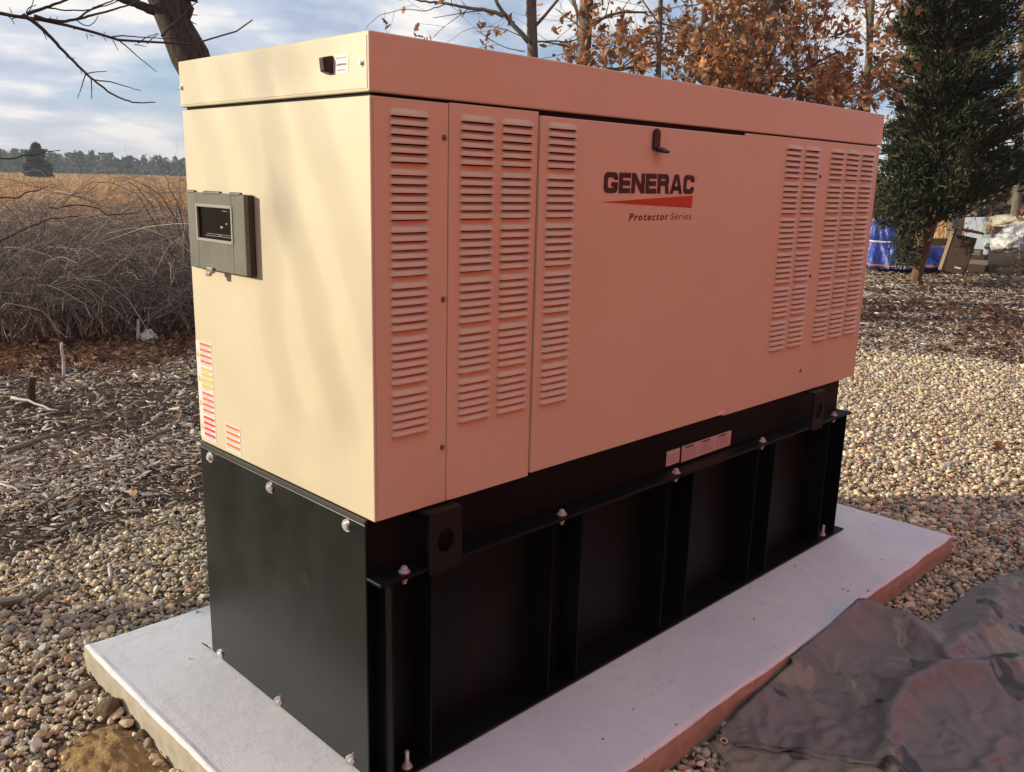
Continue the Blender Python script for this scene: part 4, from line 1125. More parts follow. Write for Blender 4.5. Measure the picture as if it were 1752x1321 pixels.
# ------------------------------------------------------------------ dry field grass
def blades(n, px0, px1, d0, d1, hmin, hmax, w, pw=1.0, pal=None, seed=0):
    rr = np.random.default_rng(seed)
    d = d0+(d1-d0)*rr.random(n)**pw; q_ = tpos(rr.uniform(px0, px1, n), d)
    dens = fbm(q_[:, 0]*.10, q_[:, 1]*.10, 81)
    k = rr.random(n) < np.clip((dens-.22)*4, .25, 1); q_ = q_[k]; dens = dens[k]; n = len(q_)
    h = rr.uniform(hmin, hmax, n)*(.7+.6*dens); ln2 = rr.normal(0, .22, (n, 2))*h[:, None]
    az = rr.uniform(0, np.pi, n); sx_ = np.cos(az)*w*.5; sy_ = np.sin(az)*w*.5
    z = np.full(n, G-.04)
    a = np.stack([q_[:, 0]-sx_, q_[:, 1]-sy_, z], -1); b_ = np.stack([q_[:, 0]+sx_, q_[:, 1]+sy_, z], -1)
    m1 = np.stack([q_[:, 0]+ln2[:, 0]*.4-sx_*.8, q_[:, 1]+ln2[:, 1]*.4-sy_*.8, z+h*.6], -1); m2 = np.stack([q_[:, 0]+ln2[:, 0]*.4+sx_*.8, q_[:, 1]+ln2[:, 1]*.4+sy_*.8, z+h*.6], -1)
    tt = np.stack([q_[:, 0]+ln2[:, 0], q_[:, 1]+ln2[:, 1], z+h], -1)
    V = np.stack([a, b_, m2, m1, tt], 1).reshape(-1, 3); i = np.arange(n)[:, None]*5
    F = np.concatenate([i+np.array([0, 1, 2]), i+np.array([0, 2, 3]), i+np.array([3, 2, 4])])
    gcol = np.array([1.72, 1.62, 1.38])*np.array([(.44, .255, .12), (.38, .21, .095), (.50, .32, .165), (.33, .20, .11), (.40, .29, .18)])[rr.integers(5, size=n)]
    grey = fbm(q_[:, 0]*.05+9, q_[:, 1]*.12, 83)
    gcol = np.where((grey > .58)[:, None], gcol*.35+1.2*np.array([.20, .165, .13])*.65, gcol)*rr.uniform(.8, 1.15, (n, 1))
    return V, F, np.repeat(gcol, 5, 0)
V, F, C = cat_vf([blades(26000, -200, 560, 15, 38, .5, .95, .014, 1.2, seed=1), blades(34000, -200, 560, 38, 120, .5, .9, .05, 1.4, seed=2), blades(26000, -250, 600, 115, 330, .4, .8, .20, 1.2, seed=3), blades(9000, 1450, 1950, 30, 90, .3, .7, .05, 1.2, seed=4)])
o = bulk('field_grass', V, F, M_GRASS, C); tag(o, 'tall orange tan dry grass covering the field', 'grass', kind='stuff')

# ------------------------------------------------------------------ far woods
def clump(P, size, pal, rr, squash=.8):
    n = len(P); T = np.array([(-1, 0, -.6), (1, 0, -.5), (.7, 0, .7), (-.6, 0, .6)], float)
    F = np.array([(0, 1, 2, 3)]); s = size[:, None]*np.array([1, 1, squash])
    v, f = scatter(T, F, P, rotmats(rr, n), np.broadcast_to(s, (n, 3)))
    c = pal[rr.integers(len(pal), size=n)]*rr.uniform(.7, 1.3, (n, 1)); return v, f, np.repeat(c, 4, 0)
rf = np.random.default_rng(5)
parts = []
PINE = 1.6*np.array([(.046, .070, .034), (.038, .058, .030), (.060, .086, .040)]); BARE = 1.6*np.array([(.115, .098, .088), (.14, .12, .105), (.095, .082, .076)])
for row, (dist_, npt) in enumerate(((300, 75), (330, 75), (365, 60))):
    for px in np.linspace(-260, 640, npt):
        px = px+rf.uniform(-6, 6); q_ = at(px, 300, dist_+rf.uniform(-10, 10))
        pine = rf.random() < (.62 if row < 2 else .35)
        h = rf.uniform(5.4, 7.6) if pine else rf.uniform(5.0, 7.4)
        h *= (1.0-.14*np.clip((px-80)/250, 0, 1))*(1.08 if row == 2 else 1)
        n = 130 if pine else 130
        u = rf.random(n)**.8; wd = (2.0-1.0*u)*rf.uniform(.7, 1.3, 1) if pine else (1.9*np.sin(np.pi*(.18+.75*u)))
        th = rf.uniform(0, 6.28, n); r = wd*np.sqrt(rf.random(n))
        P = np.stack([q_[0]+r*np.cos(th), q_[1]+r*np.sin(th), G+.3+(h-.3)*u], -1)
        parts.append(clump(P, rf.uniform(.25, .60, n) if pine else rf.uniform(.10, .34, n), PINE if pine else BARE, rf, 1.0 if pine else 2.2))
nf = 9000; fx = rf.uniform(-260, 640, nf); env = 5.0+2.2*(fbm(fx*.02, fx*0, 91)-.5)-1.0*np.clip((fx-80)/250, 0, 1)
q_ = tpos(fx, rf.uniform(305, 380, nf)); parts.append(clump(np.c_[q_, G+env*rf.random(nf)], rf.uniform(.3, .8, nf), np.concatenate([BARE, BARE, PINE*1.1]), rf, 1.6))
# low brush along the foot of the woods
q_ = tpos(rf.uniform(-260, 640, 2500), rf.uniform(285, 300, 2500)); parts.append(clump(np.c_[q_, G+rf.uniform(0, 2.2, 2500)], rf.uniform(.3, .6, 2500), np.concatenate([BARE, PINE]), rf))
V, F, C = cat_vf(parts)
o = bulk('distant_woodland', V, F, M_FAR, C); tag(o, 'distant line of pines and bare trees along the field edge', 'woods', kind='stuff')

# ------------------------------------------------------------------ trees
def branch_tree(rr, segs, start, dr, length, rad, depth, bend=.18, rise=.05, kids=(3, 5), tips=None, minr=.004):
    k = 7; P = [np.array(start, float)]; d = np.array(dr, float); d /= np.linalg.norm(d)
    for i in range(k-1):
        d = d+rr.normal(0, bend, 3)*.6+np.array([0, 0, rise]); d /= np.linalg.norm(d); P.append(P[-1]+d*length/(k-1))
    P = np.array(P); segs.append((P, np.linspace(rad, max(rad*.42, minr*.6), k)))
    if depth <= 0 or length < .14:
        if tips is not None: tips.append(P[-1]); tips.append(P[3]); tips.append(P[5])
        return
    for c_ in range(rr.integers(kids[0], kids[1]+1)):
        j = rr.integers(2, k); t = j/(k-1)
        a = P[min(j, k-1)]-P[j-1]; a /= np.linalg.norm(a)
        o_ = rr.normal(size=3); o_ -= a*(o_ @ a); o_ /= np.linalg.norm(o_)
        an = rr.uniform(.5, 1.1); nd = a*math.cos(an)+o_*math.sin(an)
        branch_tree(rr, segs, P[j], nd, length*rr.uniform(.42, .68), max(rad*(1-.5*t)*rr.uniform(.4, .6), minr), depth-1, bend, rise, kids, tips, minr)
def seg_mesh(segs, sides=6):
    K_ = 6
    P = np.array([resample(s[0], K_) for s in segs]); R = np.array([np.interp(np.linspace(0, 1, K_), np.linspace(0, 1, len(s[1])), s[1]) for s in segs])
    big = R[:, 0] > .02; out = []
    for m_, sd in ((big, sides+1), (~big, 3)):
        if m_.any(): out.append(tubes(P[m_], R[m_], sd))
    V, F, _ = cat_vf(out); return V, F
OAK = 1.15*np.array([(.43, .215, .095), (.31, .140, .062), (.52, .30, .15), (.22, .10, .052), (.36, .175, .09), (.47, .24, .10)])
def tree(name, trunk, rad, limbs, m, label, cat, group=None, seed=0, depth=3, auto=0, zr=(2.0, 6.0), alen=(1.2, 2.2), leafn=0, leaf_size=(.03, .055), keep=1.0, r_top=.4, spread=.16, rise=.05):
    rr = np.random.default_rng(seed)
    root = empty(name, trunk[0]); tag(root, label, cat, group)
    tp_ = resample(trunk, 14); segs = []; tips = []; hand = []
    V, F = tubes(tp_[None], np.linspace(rad, rad*r_top, 14)[None]*(1+.05*rr.normal(size=(1, 14))), 12)
    bulk('trunk', V-np.array(trunk[0]), F, m, smooth=True, parent=root)
    for pl, r0, r1, sub in limbs:
        k = max(16, 4*len(pl)); P = resample(pl, k); P[1:-1] += rr.normal(0, .06*np.linalg.norm(P[1]-P[0]), P[1:-1].shape); R = r0+(r1-r0)*np.linspace(0, 1, k)**.75
        hand.append(tubes(P[None], R[None], 7))
        for s_ in range(sub):
            j = rr.integers(3, k); a = P[min(j, k-1)]-P[j-1]; a /= np.linalg.norm(a); o_ = rr.normal(size=3); o_ -= a*(o_ @ a); o_ /= np.linalg.norm(o_)
            an = rr.uniform(.5, 1.2)
            branch_tree(rr, segs, P[j], a*math.cos(an)+o_*math.sin(an), rr.uniform(.35, .9), max(R[j]*.4, .003), depth-2, spread, rise, (2, 3), tips, .003)
    for i in range(auto):
        z = rr.uniform(*zr); j = int(np.argmin(np.abs(tp_[:, 2]-z))); az = rr.uniform(0, 6.28); el = rr.uniform(.05, .75)
        f_ = j/13
        branch_tree(rr, segs, tp_[j], (math.cos(az)*math.cos(el), math.sin(az)*math.cos(el), math.sin(el)), rr.uniform(*alen), max(rad*(1-(1-r_top)*f_)*rr.uniform(.25, .45), .012), depth, spread, rise, (3, 5), tips, .0035)
    if segs or hand:
        V, F, _ = cat_vf(([seg_mesh(segs)] if segs else [])+hand); bulk('branches', V-np.array(trunk[0]), F, m, smooth=True, parent=root)
    if leafn and tips:
        tips = np.array(tips); tips = tips[rr.random(len(tips)) < keep]
        i = rr.integers(len(tips), size=leafn); P = tips[i]+rr.normal(0, .045, (leafn, 3)); P[:, 2] -= .03
        v, f, c = leaves(P, rr.uniform(*leaf_size, leafn), None, OAK)
        o = bulk('foliage', v-np.array(trunk[0]), f, M_LEAF, c, parent=root); o['kind'] = 'stuff'
    return root
def tr(pl, d): return [at(x, y, d) for x, y in pl]
def ground_pt(px, d): q_ = at(px, 300, d); return np.array([q_[0], q_[1], G-.05])

# dark leaning tree behind the cabinet's left corner
D = 12.0
t0 = [ground_pt(395, D), at(385, 300, D), at(360, 170, D), at(331, 100, D), at(300, 50, D), at(285, 20, D), at(268, -25, D), at(240, -120, D)]
tree('leaning_cherry_tree', t0, .27, [
    (tr([(297, 35), (310, 5), (328, -40), (345, -140)], D), .18, .12, 0),
    (tr([(272, 22), (254, 15), (232, 6), (203, -2), (160, -30)], D), .066, .028, 0),
    (tr([(276, 62), (292, 45), (312, 28), (330, 8), (340, 3)], D-.30), .016, .005, 0),
    (tr([(310, 24), (325, 25), (338, 26)], D-.1), .010, .005, 0), (tr([(312, 26), (322, 34), (336, 42)], D-.1), .010, .005, 0)],
    M_BARKD, 'dark leaning forked tree behind the left corner of the cabinet', 'tree', seed=3, depth=3, r_top=.62)

# bare tree standing off to the left: its long low limb hangs into view, its crown shades the end panel
D = 6.2
root0 = np.array([-6.6, 6.9, G])
limb0 = at(-300, -30, D+.8)
limb = [np.array([-6.5, 6.8, 3.1]), np.array([-4.6, 5.9, 3.3]), limb0, at(-120, 10, D), at(0, 20, D), at(39, 24, D), at(58, 26, D), at(87, 37, D), at(126, 51, D), at(168, 62, D), at(205, 70, D), at(236, 75, D), at(286, 77, D), at(341, 76, D), at(381, 67, D), at(415, 50, D), at(432, 34, D)]
bare_limbs = [(limb, .060, .004, 0),
    (tr([(58, 27), (76, 33), (105, 37), (131, 34), (157, 26), (189, 18), (223, 8), (250, -6)], D-.05), .011, .004, 0),
    (tr([(131, 34), (147, 21), (168, 10), (194, 1), (215, -14)], D), .007, .003, 0),
    (tr([(45, 24), (52, 21), (79, 13), (113, 0), (150, -18)], D), .011, .005, 0),
    (tr([(79, 13), (110, 18), (150, 18), (185, 8), (220, -5)], D+.1), .005, .003, 0),
    (tr([(131, 34), (140, 42), (152, 45), (162, 38), (168, 27)], D), .004, .002, 0),
    (tr([(39, 25), (66, 43), (87, 64), (113, 92), (147, 126), (163, 139), (184, 156), (207, 169), (231, 176), (266, 175)], D-.15), .013, .003, 0),
    (tr([(147, 126), (165, 123), (183, 122)], D-.15), .004, .002, 0), (tr([(146, 127), (140, 148), (132, 170)], D-.15), .004, .002, 0),
    (tr([(156, 135), (157, 152), (157, 170)], D-.15), .004, .002, 0), (tr([(161, 137), (190, 140), (215, 148), (241, 155)], D-.15), .0045, .002, 0),
    (tr([(205, 70), (220, 82), (235, 96), (268, 123)], D), .0045, .002, 0), (tr([(193, 69), (198, 78), (202, 86)], D), .003, .002, 0),
    (tr([(188, 64), (210, 61), (260, 65), (315, 67), (328, 70)], D), .0045, .002, 0), (tr([(236, 74), (250, 64), (270, 57)], D), .004, .002, 0), (tr([(252, 75), (262, 64), (272, 58)], D), .004, .002, 0),
    (tr([(40, 25), (20, 33), (8, 23)], D), .004, .002, 0), (tr([(20, 33), (25, 42)], D), .003, .002, 0), (tr([(45, 22), (48, 14), (62, 8)], D), .004, .002, 0), (tr([(50, 20), (56, 6), (58, -6)], D), .004, .002, 0),
    (tr([(66, 43), (76, 58), (80, 68)], D-.15), .004, .002, 0), (tr([(62, 40), (66, 46), (64, 34)], D-.1), .003, .002, 0)]
for (x, y, dx, dy) in ((87, 37, -1, -9), (96, 38, 2, -10), (126, 51, 6, -6), (148, 58, 2, 9), (176, 64, 3, -10), (178, 65, 4, 6), (113, 92, 2, 9), (121, 100, 8, -1), (137, 116, 3, 11), (104, 83, -4, -5), (230, 76, 20, 4), (160, 62, -8, -3), (180, 152, 8, 7), (20, 22, -4, -10)):
    bare_limbs.append((tr([(x, y), (x+dx*.6, y+dy*.5), (x+dx, y+dy)], D), .003, .0015, 0))
def tosun(y, z, t): return np.array([0, y, z])+SUN*t
for (pl, r0, r1) in (
        ([(.66, 2.6, 7.8), (.60, 2.1, 7.8), (.47, 1.90, 7.8), (.40, 1.62, 7.8), (.27, 1.30, 7.7), (.12, .98, 7.7)], .026, .009),
        ([(.52, 2.5, 8.6), (.40, 2.0, 8.5), (.25, 1.78, 8.5), (.10, 1.5, 8.4), (-.05, 1.2, 8.4)], .021, .008),
        ([(1.02, 2.4, 8.3), (.92, 1.95, 8.2), (.82, 1.75, 8.2), (.74, 1.5, 8.1)], .016, .007),
        ([(.47, 1.90, 7.8), (.30, 1.93, 7.7), (.15, 1.98, 7.7)], .011, .006),
        ([(.40, 1.62, 7.8), (.50, 1.38, 7.7), (.47, 1.15, 7.7), (.36, .95, 7.6)], .011, .006),
        ([(.75, 2.2, 8.9), (.62, 1.85, 8.8), (.52, 1.65, 8.8), (.30, 1.45, 8.7)], .010, .006)):
    P = [np.array([-6.5, 6.9, 5.2])] + [tosun(y, z, t_) for y, z, t_ in pl] if pl[0][1] >= 2.4 else [tosun(y, z, t_) for y, z, t_ in pl]
    bare_limbs.append((P, r0*.95, r1*.9, 2 if pl[0][1] >= 2.4 else 1))
tree('bare_tree', [root0, root0+[.03, 0, 1.5], root0+[.10, -.05, 3.2], root0+[.1, 0, 5.4], root0+[.3, .1, 8.2]], .17, bare_limbs, M_BARKD,
     'bare tree whose thin low limb hangs into the sky at upper left', 'tree', seed=8, depth=3, auto=6, zr=(4.5, 7.5), alen=(1.2, 2.4))

# oaks with clinging brown leaves behind the cabinet
GR = 'oak trees with brown leaves behind the cabinet'
d = 12.5
tree('oak_tree', [ground_pt(915, d), at(914, 200, d), at(912, 95, d), at(908, 0, d), at(905, -200, d), at(915, -420, d)], .105, [
    (tr([(905, 72), (880, 45), (858, 18), (845, -5), (835, -40)], d-.1), .040, .018, 3),
    (tr([(862, 28), (835, 18), (800, 14), (765, 6), (720, 2), (690, -6)], d-.15), .030, .010, 5),
    (tr([(765, 6), (730, 20), (690, 15), (650, 25), (628, 45)], d-.2), .008, .003, 3),
    (tr([(900, 66), (860, 48), (820, 44), (790, 55)], d-.3), .008, .003, 3),
    (tr([(898, 88), (870, 84), (845, 72), (815, 52)], d-.3), .008, .003, 3),
    (tr([(912, 72), (945, 70), (975, 72), (990, 66)], d+.1), .014, .008, 2)],
    M_BARKG, 'slim grey oak trunk, leftmost behind the cabinet, with few leaf tufts', 'tree', GR, seed=11, depth=3, auto=5, zr=(2.6, 6), alen=(.8, 1.6), leafn=850, keep=.34, leaf_size=(.04, .068))
d = 13.4
tree('oak_tree', [ground_pt(990, d), at(992, 200, d), at(998, 90, d), at(1006, 20, d), at(1008, -100, d), at(1000, -400, d)], .15, [
    (tr([(1015, 45), (1030, 30), (1065, 20), (1105, 22)], d), .030, .014, 4), (tr([(1000, 90), (960, 76), (930, 72)], d), .020, .010, 2),
    (tr([(1005, 60), (985, 40), (965, 25), (950, 15)], d-.2), .014, .006, 4)],
    M_BARKG, 'thickest grey oak trunk behind the cabinet, with brown tufts at its foot', 'tree', GR, seed=12, depth=3, auto=9, zr=(2.4, 6.2), alen=(.9, 1.8), leafn=1900, keep=.45, leaf_size=(.04, .068))
d = 11.5
tree('oak_tree', [ground_pt(1124, d), at(1126, 200, d), at(1126, 130, d), at(1129, 30, d), at(1134, -60, d), at(1130, -320, d)], .046, [
    (tr([(1127, 112), (1085, 114), (1050, 118), (1035, 116)], d), .018, .007, 3), (tr([(1128, 55), (1100, 60), (1075, 70)], d), .012, .005, 3), (tr([(1130, 40), (1165, 48), (1200, 60)], d), .012, .005, 3)],
    M_BARKG, 'thin oak sapling between the thick trunk and the leafy oaks', 'tree', GR, seed=13, depth=3, auto=7, zr=(2.4, 5), alen=(.7, 1.3), leafn=1100, keep=.45, leaf_size=(.04, .068))
for (px, d, rad, lab, sd, ln, pl) in (
        (1285, 12.6, .10, 'densely leaved oak with dark slanting trunk above the cabinet middle', 14, 3200, [(1280, 200), (1292, 145), (1312, 60), (1330, 0), (1360, -160), (1380, -380)]),
        (1180, 14.5, .06, 'leafy young oak left of the dark slanting trunk', 15, 2100, [(1176, 240), (1182, 130), (1200, 60), (1215, -10), (1220, -250)]),
        (1350, 13.6, .06, 'leafy oak with slanting limb above the cabinet right end', 16, 2900, [(1360, 260), (1385, 170), (1365, 120), (1345, 60), (1330, -60), (1325, -300)]),
        (1478, 23.5, .13, 'leafy oak standing directly left of the dark cedar', 17, 4200, [(1478, 260), (1484, 160), (1488, 60), (1492, -20), (1500, -200)]),
        (1748, 31.0, .14, 'leafy oak right of and behind the dark cedar', 18, 3400, [(1746, 300), (1742, 200), (1748, 100), (1752, 0), (1752, -160)]),
        (1640, 28.0, .12, 'leafy oak mostly hidden behind the dark cedar', 19, 2200, [(1640, 300), (1640, 180), (1646, 60), (1650, -160)])):
    far_ = d > 20
    tree('oak_tree', [ground_pt(px, d)]+tr(pl, d), rad, [], M_BARKG, lab, 'tree', GR, seed=sd, depth=3, auto=20, zr=(1.8, 5.2) if not far_ else (3.0, 9), alen=(.7, 1.25) if not far_ else (1.6, 3.2),
         leafn=ln, keep=.36, leaf_size=(.034, .064) if not far_ else (.045, .085), spread=.2)

# evergreens
def evergreen(name, base, h, prof, label, cat, seed, nb, spl, pal, lift0=.35, trunk_r=.14, lean=(0, 0), trunk_pts=None):
    rr = np.random.default_rng(seed); root = empty(name, base); tag(root, label, cat)
    base = np.array(base, float)
    top = base+np.array([lean[0], lean[1], h])
    tp_ = resample(trunk_pts if trunk_pts is not None else [base, base+(top-base)*.5, top], 16)
    V, F = tubes(tp_[None], np.linspace(trunk_r, trunk_r*.15, 16)[None], 10); bulk('trunk', V-base, F, M_BARKC, smooth=True, parent=root)
    bp = []; br = []; sp = []; sd = []; ss = []
    for i in range(nb):
        u = rr.random()**.9; z = lift0+(1-lift0/h)*u*h*.99; j = np.interp(z, tp_[:, 2]-base[2], np.arange(16)); c0 = tp_[int(round(j))].copy(); c0[2] = base[2]+z
        az = rr.uniform(0, 6.28); L = prof(z/h, az)*(rr.uniform(.40, 1.02)+(.34 if rr.random() < .14 else 0))
        k = 7; t = np.linspace(0, 1, k)
        P = c0[None]+np.stack([np.cos(az)*L*t, np.sin(az)*L*t, L*(.30*t+.18*t**2)-.10*L+rr.normal(0, .05)], -1); P += np.cumsum(rr.normal(0, .02*L, P.shape), 0)*t[:, None]
        bp.append(P); br.append(np.linspace(.022, .006, k)*(.5+L/2))
        n = int(spl*(.35+L)); f = rr.random(n)**.65
        q_ = np.stack([np.interp(f, t, P[:, a]) for a in range(3)], -1)
        side = rr.normal(0, 1, (n, 3))*np.array([1, 1, .7])
        q_ = q_+side*(.05+.10*(1-f[:, None]))*np.minimum(L, 1.6)
        dirv = np.array([np.cos(az), np.sin(az), .15])+rr.normal(0, .55, (n, 3)); dirv[:, 2] += .55
        sp.append(q_); sd.append(dirv/np.linalg.norm(dirv, axis=1)[:, None]); ss.append(rr.uniform(.75, 1.35, n))
    V, F = tubes(np.array(bp), np.array(br), 4); bulk('branches', V-base, F, M_BARKC, parent=root)
    sp = np.concatenate(sp); sd = np.concatenate(sd); ss = np.concatenate(ss)
    return root, base, sp, sd, ss, rr
def sprays(root, base, P, D_, s, rr, size, pal, w=.20):
    n = len(P); a = np.cross(D_, rr.normal(size=(n, 3))); a /= np.linalg.norm(a, axis=1)[:, None]; nb = np.cross(D_, a)
    R = np.stack([a, D_, nb], -1)
    T = np.array([(0, 0, 0), (w, .35, .04), (.10, .55, 0), (w*1.1, .85, .05), (0, 1.15, 0), (-w*1.1, .80, .05), (-.10, .55, 0), (-w, .30, .04)], float)
    F = np.array([(0, 1, 2, 6), (0, 6, 7, 7)]); F = np.array([(0, 1, 2), (0, 2, 6), (0, 6, 7), (2, 3, 4), (2, 4, 6), (6, 4, 5)])
    v, f = scatter(T, F, P, R, (s*size)[:, None]*np.ones((1, 3)))
    c = pal[rr.integers(len(pal), size=n)]*rr.uniform(.7, 1.3, (n, 1))
    o = bulk('foliage', v-base, f, M_NEEDLE, np.repeat(c, 8, 0), parent=root); o['kind'] = 'stuff'
CED = np.array([(.026, .036, .015), (.036, .046, .019), (.056, .062, .025), (.018, .025, .012), (.080, .070, .030)])
cbase = onz(1563, 482, G); cdist = float(np.hypot(*(cbase-CAM)[:2]))
ctr = [cbase-np.array([0, 0, .25]), at(1568, 455, cdist), at(1580, 430, cdist), at(1595, 395, cdist), at(1612, 330, cdist), at(1620, 200, cdist), at(1630, 0, cdist), at(1640, -330, cdist)]
rgt = RT[:2]/np.linalg.norm(RT[:2])
def cprof(u, az):
    s_ = math.cos(az)*rgt[0]+math.sin(az)*rgt[1]      # > 0 towards the right of the picture
    base_ = 1.52*(1-u)**.5+.06
    if u < .30: base_ *= 1.0 + .45*max(s_, 0)
    return base_*(1+.10*math.sin(az*3+u*20))
root, base, sp, sd, ss, rr = evergreen('cedar_tree', cbase, float(ctr[-1][2]-G), cprof, 'tall dense dark green cedar right of the cabinet', 'tree', 31, 430, 155, CED, 1.25, .115, trunk_pts=ctr)
# low hanging skirt on the left of the trunk
rs = np.random.default_rng(32); n = 3800
u = rs.random(n); xx = 1505+75*u+rs.normal(0, 9, n); yy = 270+125*rs.random(n)**.8
k_ = rs.random(n) < .3; yy = np.where(k_, rs.uniform(380, 452, n), yy); xx = np.where(yy > 385, 1556-(yy-385)*.12+rs.normal(0, 11, n), xx)
ex = np.array([at(float(a), float(b), cdist-.5+rs.uniform(-.5, .4)) for a, b in zip(xx, yy)])
ed = rs.normal(0, .5, (n, 3))+np.array([0, 0, -.1]); ed /= np.linalg.norm(ed, axis=1)[:, None]
sp = np.concatenate([sp, ex]); sd = np.concatenate([sd, ed]); ss = np.concatenate([ss, np.full(n, .9)])
sprays(root, base, sp, sd, ss, rr, .122, CED, .095)
fb = at(64, 292, 150); fb[2] = G
root, base, sp, sd, ss, rr = evergreen('cedar_tree', fb, 5.0, lambda u, az: 1.95*(1-u)**.8+.15, 'lone dark conical cedar standing in the far field', 'tree', 33, 150, 26, CED, .2, .16)
sprays(root, base, sp, sd, ss, rr, .42, CED*1.05)

# brown hedge and bare woods behind the cedar, right
rh = np.random.default_rng(41)
q_ = tpos(rh.uniform(1380, 2000, 9000), rh.uniform(46, 60, 9000))
P = np.c_[q_, G+rh.random(9000)**1.4*2.4]
V, F, C = clump(P, rh.uniform(.08, .22, 9000), np.array([(.16, .105, .07), (.12, .08, .058), (.20, .135, .085), (.10, .075, .06)]), rh, 1.6)
o = bulk('brown_hedgerow', V, F, M_FAR, C); tag(o, 'low brown hedgerow far behind the cedar and stored goods', 'hedge', kind='stuff')

# ------------------------------------------------------------------ stored goods under the cedar
def b_blue(n, b):
    a = nnoise(n, 3.5, 4); n.links.new(nramp(n, a, [(.3, (.018, .032, .22)), (.6, (.035, .065, .38)), (.8, (.12, .17, .50))]), b.inputs['Base Color']); nbump(n, b, nnoise(n, 9, 4, stretch=(1, 1, .4)), .8, .06)
M_BLUE = mat('blue_tarpaulin', (.03, .06, .35), .35, build=b_blue)
bd = 19.6
bb = empty('blue_tarp_bundle', tuple(onz(1515, 462, G)))
tag(bb, 'bright blue tarpaulin tied with cord over a stack left of the cedar trunk', 'tarpaulin')
bo = np.array(bb.location)
fwd = np.array([FW[0], FW[1], 0]); fwd /= np.linalg.norm(fwd); rgt3 = np.array([rgt[0], rgt[1], 0])
ru = (at(1600, 300, bd)-at(1500, 300, bd)); ru[2] = 0; ru /= np.linalg.norm(ru); fu = np.array([-ru[1], ru[0], 0])
def drape(rings, m, name, parent, origin, nphi=72, fold=.06, seed=0):
    """rings: (height, half width, half depth, centre offset along view-right, fold amount)"""
    rr = np.random.default_rng(seed); ph = np.linspace(0, 2*np.pi, nphi, endpoint=False); f1 = rr.uniform(0, 6, 6); V = []
    for z, a, b_, off, fo in rings:
        w = sum(np.sin(ph*k+f1[i]) for i, k in enumerate((5, 9, 13, 17)))/2.5
        r = 1+fo*w
        sq = (np.abs(np.cos(ph))**3+np.abs(np.sin(ph))**3)**(-1/3)
        x = off+a*sq*np.cos(ph)*r; y = b_*sq*np.sin(ph)*r
        V.append(x[:, None]*ru+y[:, None]*fu+np.array([0, 0, 1.])*(z+.03*fo*8*np.sin(ph*3+f1[4]))[:, None])
    V = np.concatenate(V); k = len(rings); i = np.arange(k-1)[:, None]*nphi; j = np.arange(nphi)[None]; j2 = (j+1) % nphi
    F = np.stack([i+j, i+j2, i+nphi+j2, i+nphi+j], -1).reshape(-1, 4)
    V = np.r_[V, V[-nphi:].mean(0)[None]+np.array([[0, 0, .02]])]; c_ = len(V)-1
    F = np.r_[F, np.array([((k-1)*nphi+a, (k-1)*nphi+(a+1) % nphi, c_, c_) for a in range(nphi)])]
    me = bpy.data.meshes.new(name); me.from_pydata((V+origin).tolist(), [], [list(dict.fromkeys(f)) for f in F.tolist()]); me.materials.append(m)
    me.polygons.foreach_set('use_smooth', [True]*len(me.polygons)); me.update(); return link(name, me, parent)
z3 = np.zeros(3)
drape([(.10, .82, .50, .24, .12), (.20, .80, .48, .22, .11), (.34, .66, .44, .13, .09), (.50, .48, .38, .03, .07), (.61, .37, .33, -.05, .03), (.64, .365, .33, -.05, .02), (.70, .38, .34, -.06, .05), (.85, .36, .33, -.09, .06), (1.0, .29, .28, -.12, .06), (1.1, .20, .20, -.14, .05), (1.14, .08, .08, -.15, .02)], M_BLUE, 'cover', bb, z3, seed=2)
drape([(.625, .375, .34, -.05, .02), (.655, .382, .345, -.05, .02), (.66, .34, .31, -.05, .02)], mat('pale_cord', (.6, .57, .52), .8), 'cord', bb, z3, seed=2)
drape([(.135, .83, .505, .24, .10), (.16, .83, .505, .24, .10), (.165, .70, .42, .24, .10)], mat('orange_strap', (.55, .20, .05), .7), 'strap', bb, z3, seed=2)
c = MB()
for s_ in (-.42, .36):
    p = ru*s_; c.box(p[0]-.06, p[0]+.06, p[1]-.30, p[1]+.30, 0, .15)
c.build('bearer', M_WOODB, bb)
b2 = onz(1605, 464, G); lowb = empty('blue_tarp_bundle', tuple(b2)); tag(lowb, 'low dark blue tarpaulin heap right of the cedar trunk', 'tarpaulin')
drape([(.0, .55, .42, -.05, .12), (.12, .54, .42, -.05, .10), (.28, .48, .38, -.08, .08), (.42, .38, .30, -.10, .07), (.52, .24, .20, -.12, .05), (.55, .08, .08, -.12, .03)], M_BLUE, 'cover', lowb, z3, seed=6)
MB().box(-.15, .25, -.55, -.47, .0, .09).build('bearer', M_WOODT, lowb)

def slabbox(name, px0, px1, pyb, pyt, dist_, depth, m, label, cat, lean=0.0, tilt=0.0, yaw=0.0):
    """upright panel whose front covers the pixel span at a distance"""
    A = at(px0, pyb, dist_); B = at(px1, pyb, dist_); Tp = at((px0+px1)/2, pyt, dist_)
    w = float(np.linalg.norm((B-A)[:2])); h = float(Tp[2]-min(A[2], B[2])); o = MB().box(-w/2, w/2, 0, depth, 0, h).build(name, m, None, bevel=.006)
    c_ = (A+B)/2; o.location = (c_[0], c_[1], max(float(min(A[2], B[2])), G-.02)); ang = math.atan2(ru[1], ru[0])
    o.rotation_euler = (lean, tilt, ang+yaw); tag(o, label, cat); return o
M_DOOR = mat('pale_blue_panel', (.55, .62, .70), .45, build=lambda n, b: n.links.new(nramp(n, nnoise(n, 4, 4), [(.3, (.50, .58, .68)), (.7, (.60, .66, .72))]), b.inputs['Base Color']))
dr_ = slabbox('panel_door', 1647, 1693, 449, 371, 24.5, .045, M_DOOR, 'pale blue white door panel leaning upright behind the lumber', 'door', -.10, -.06)
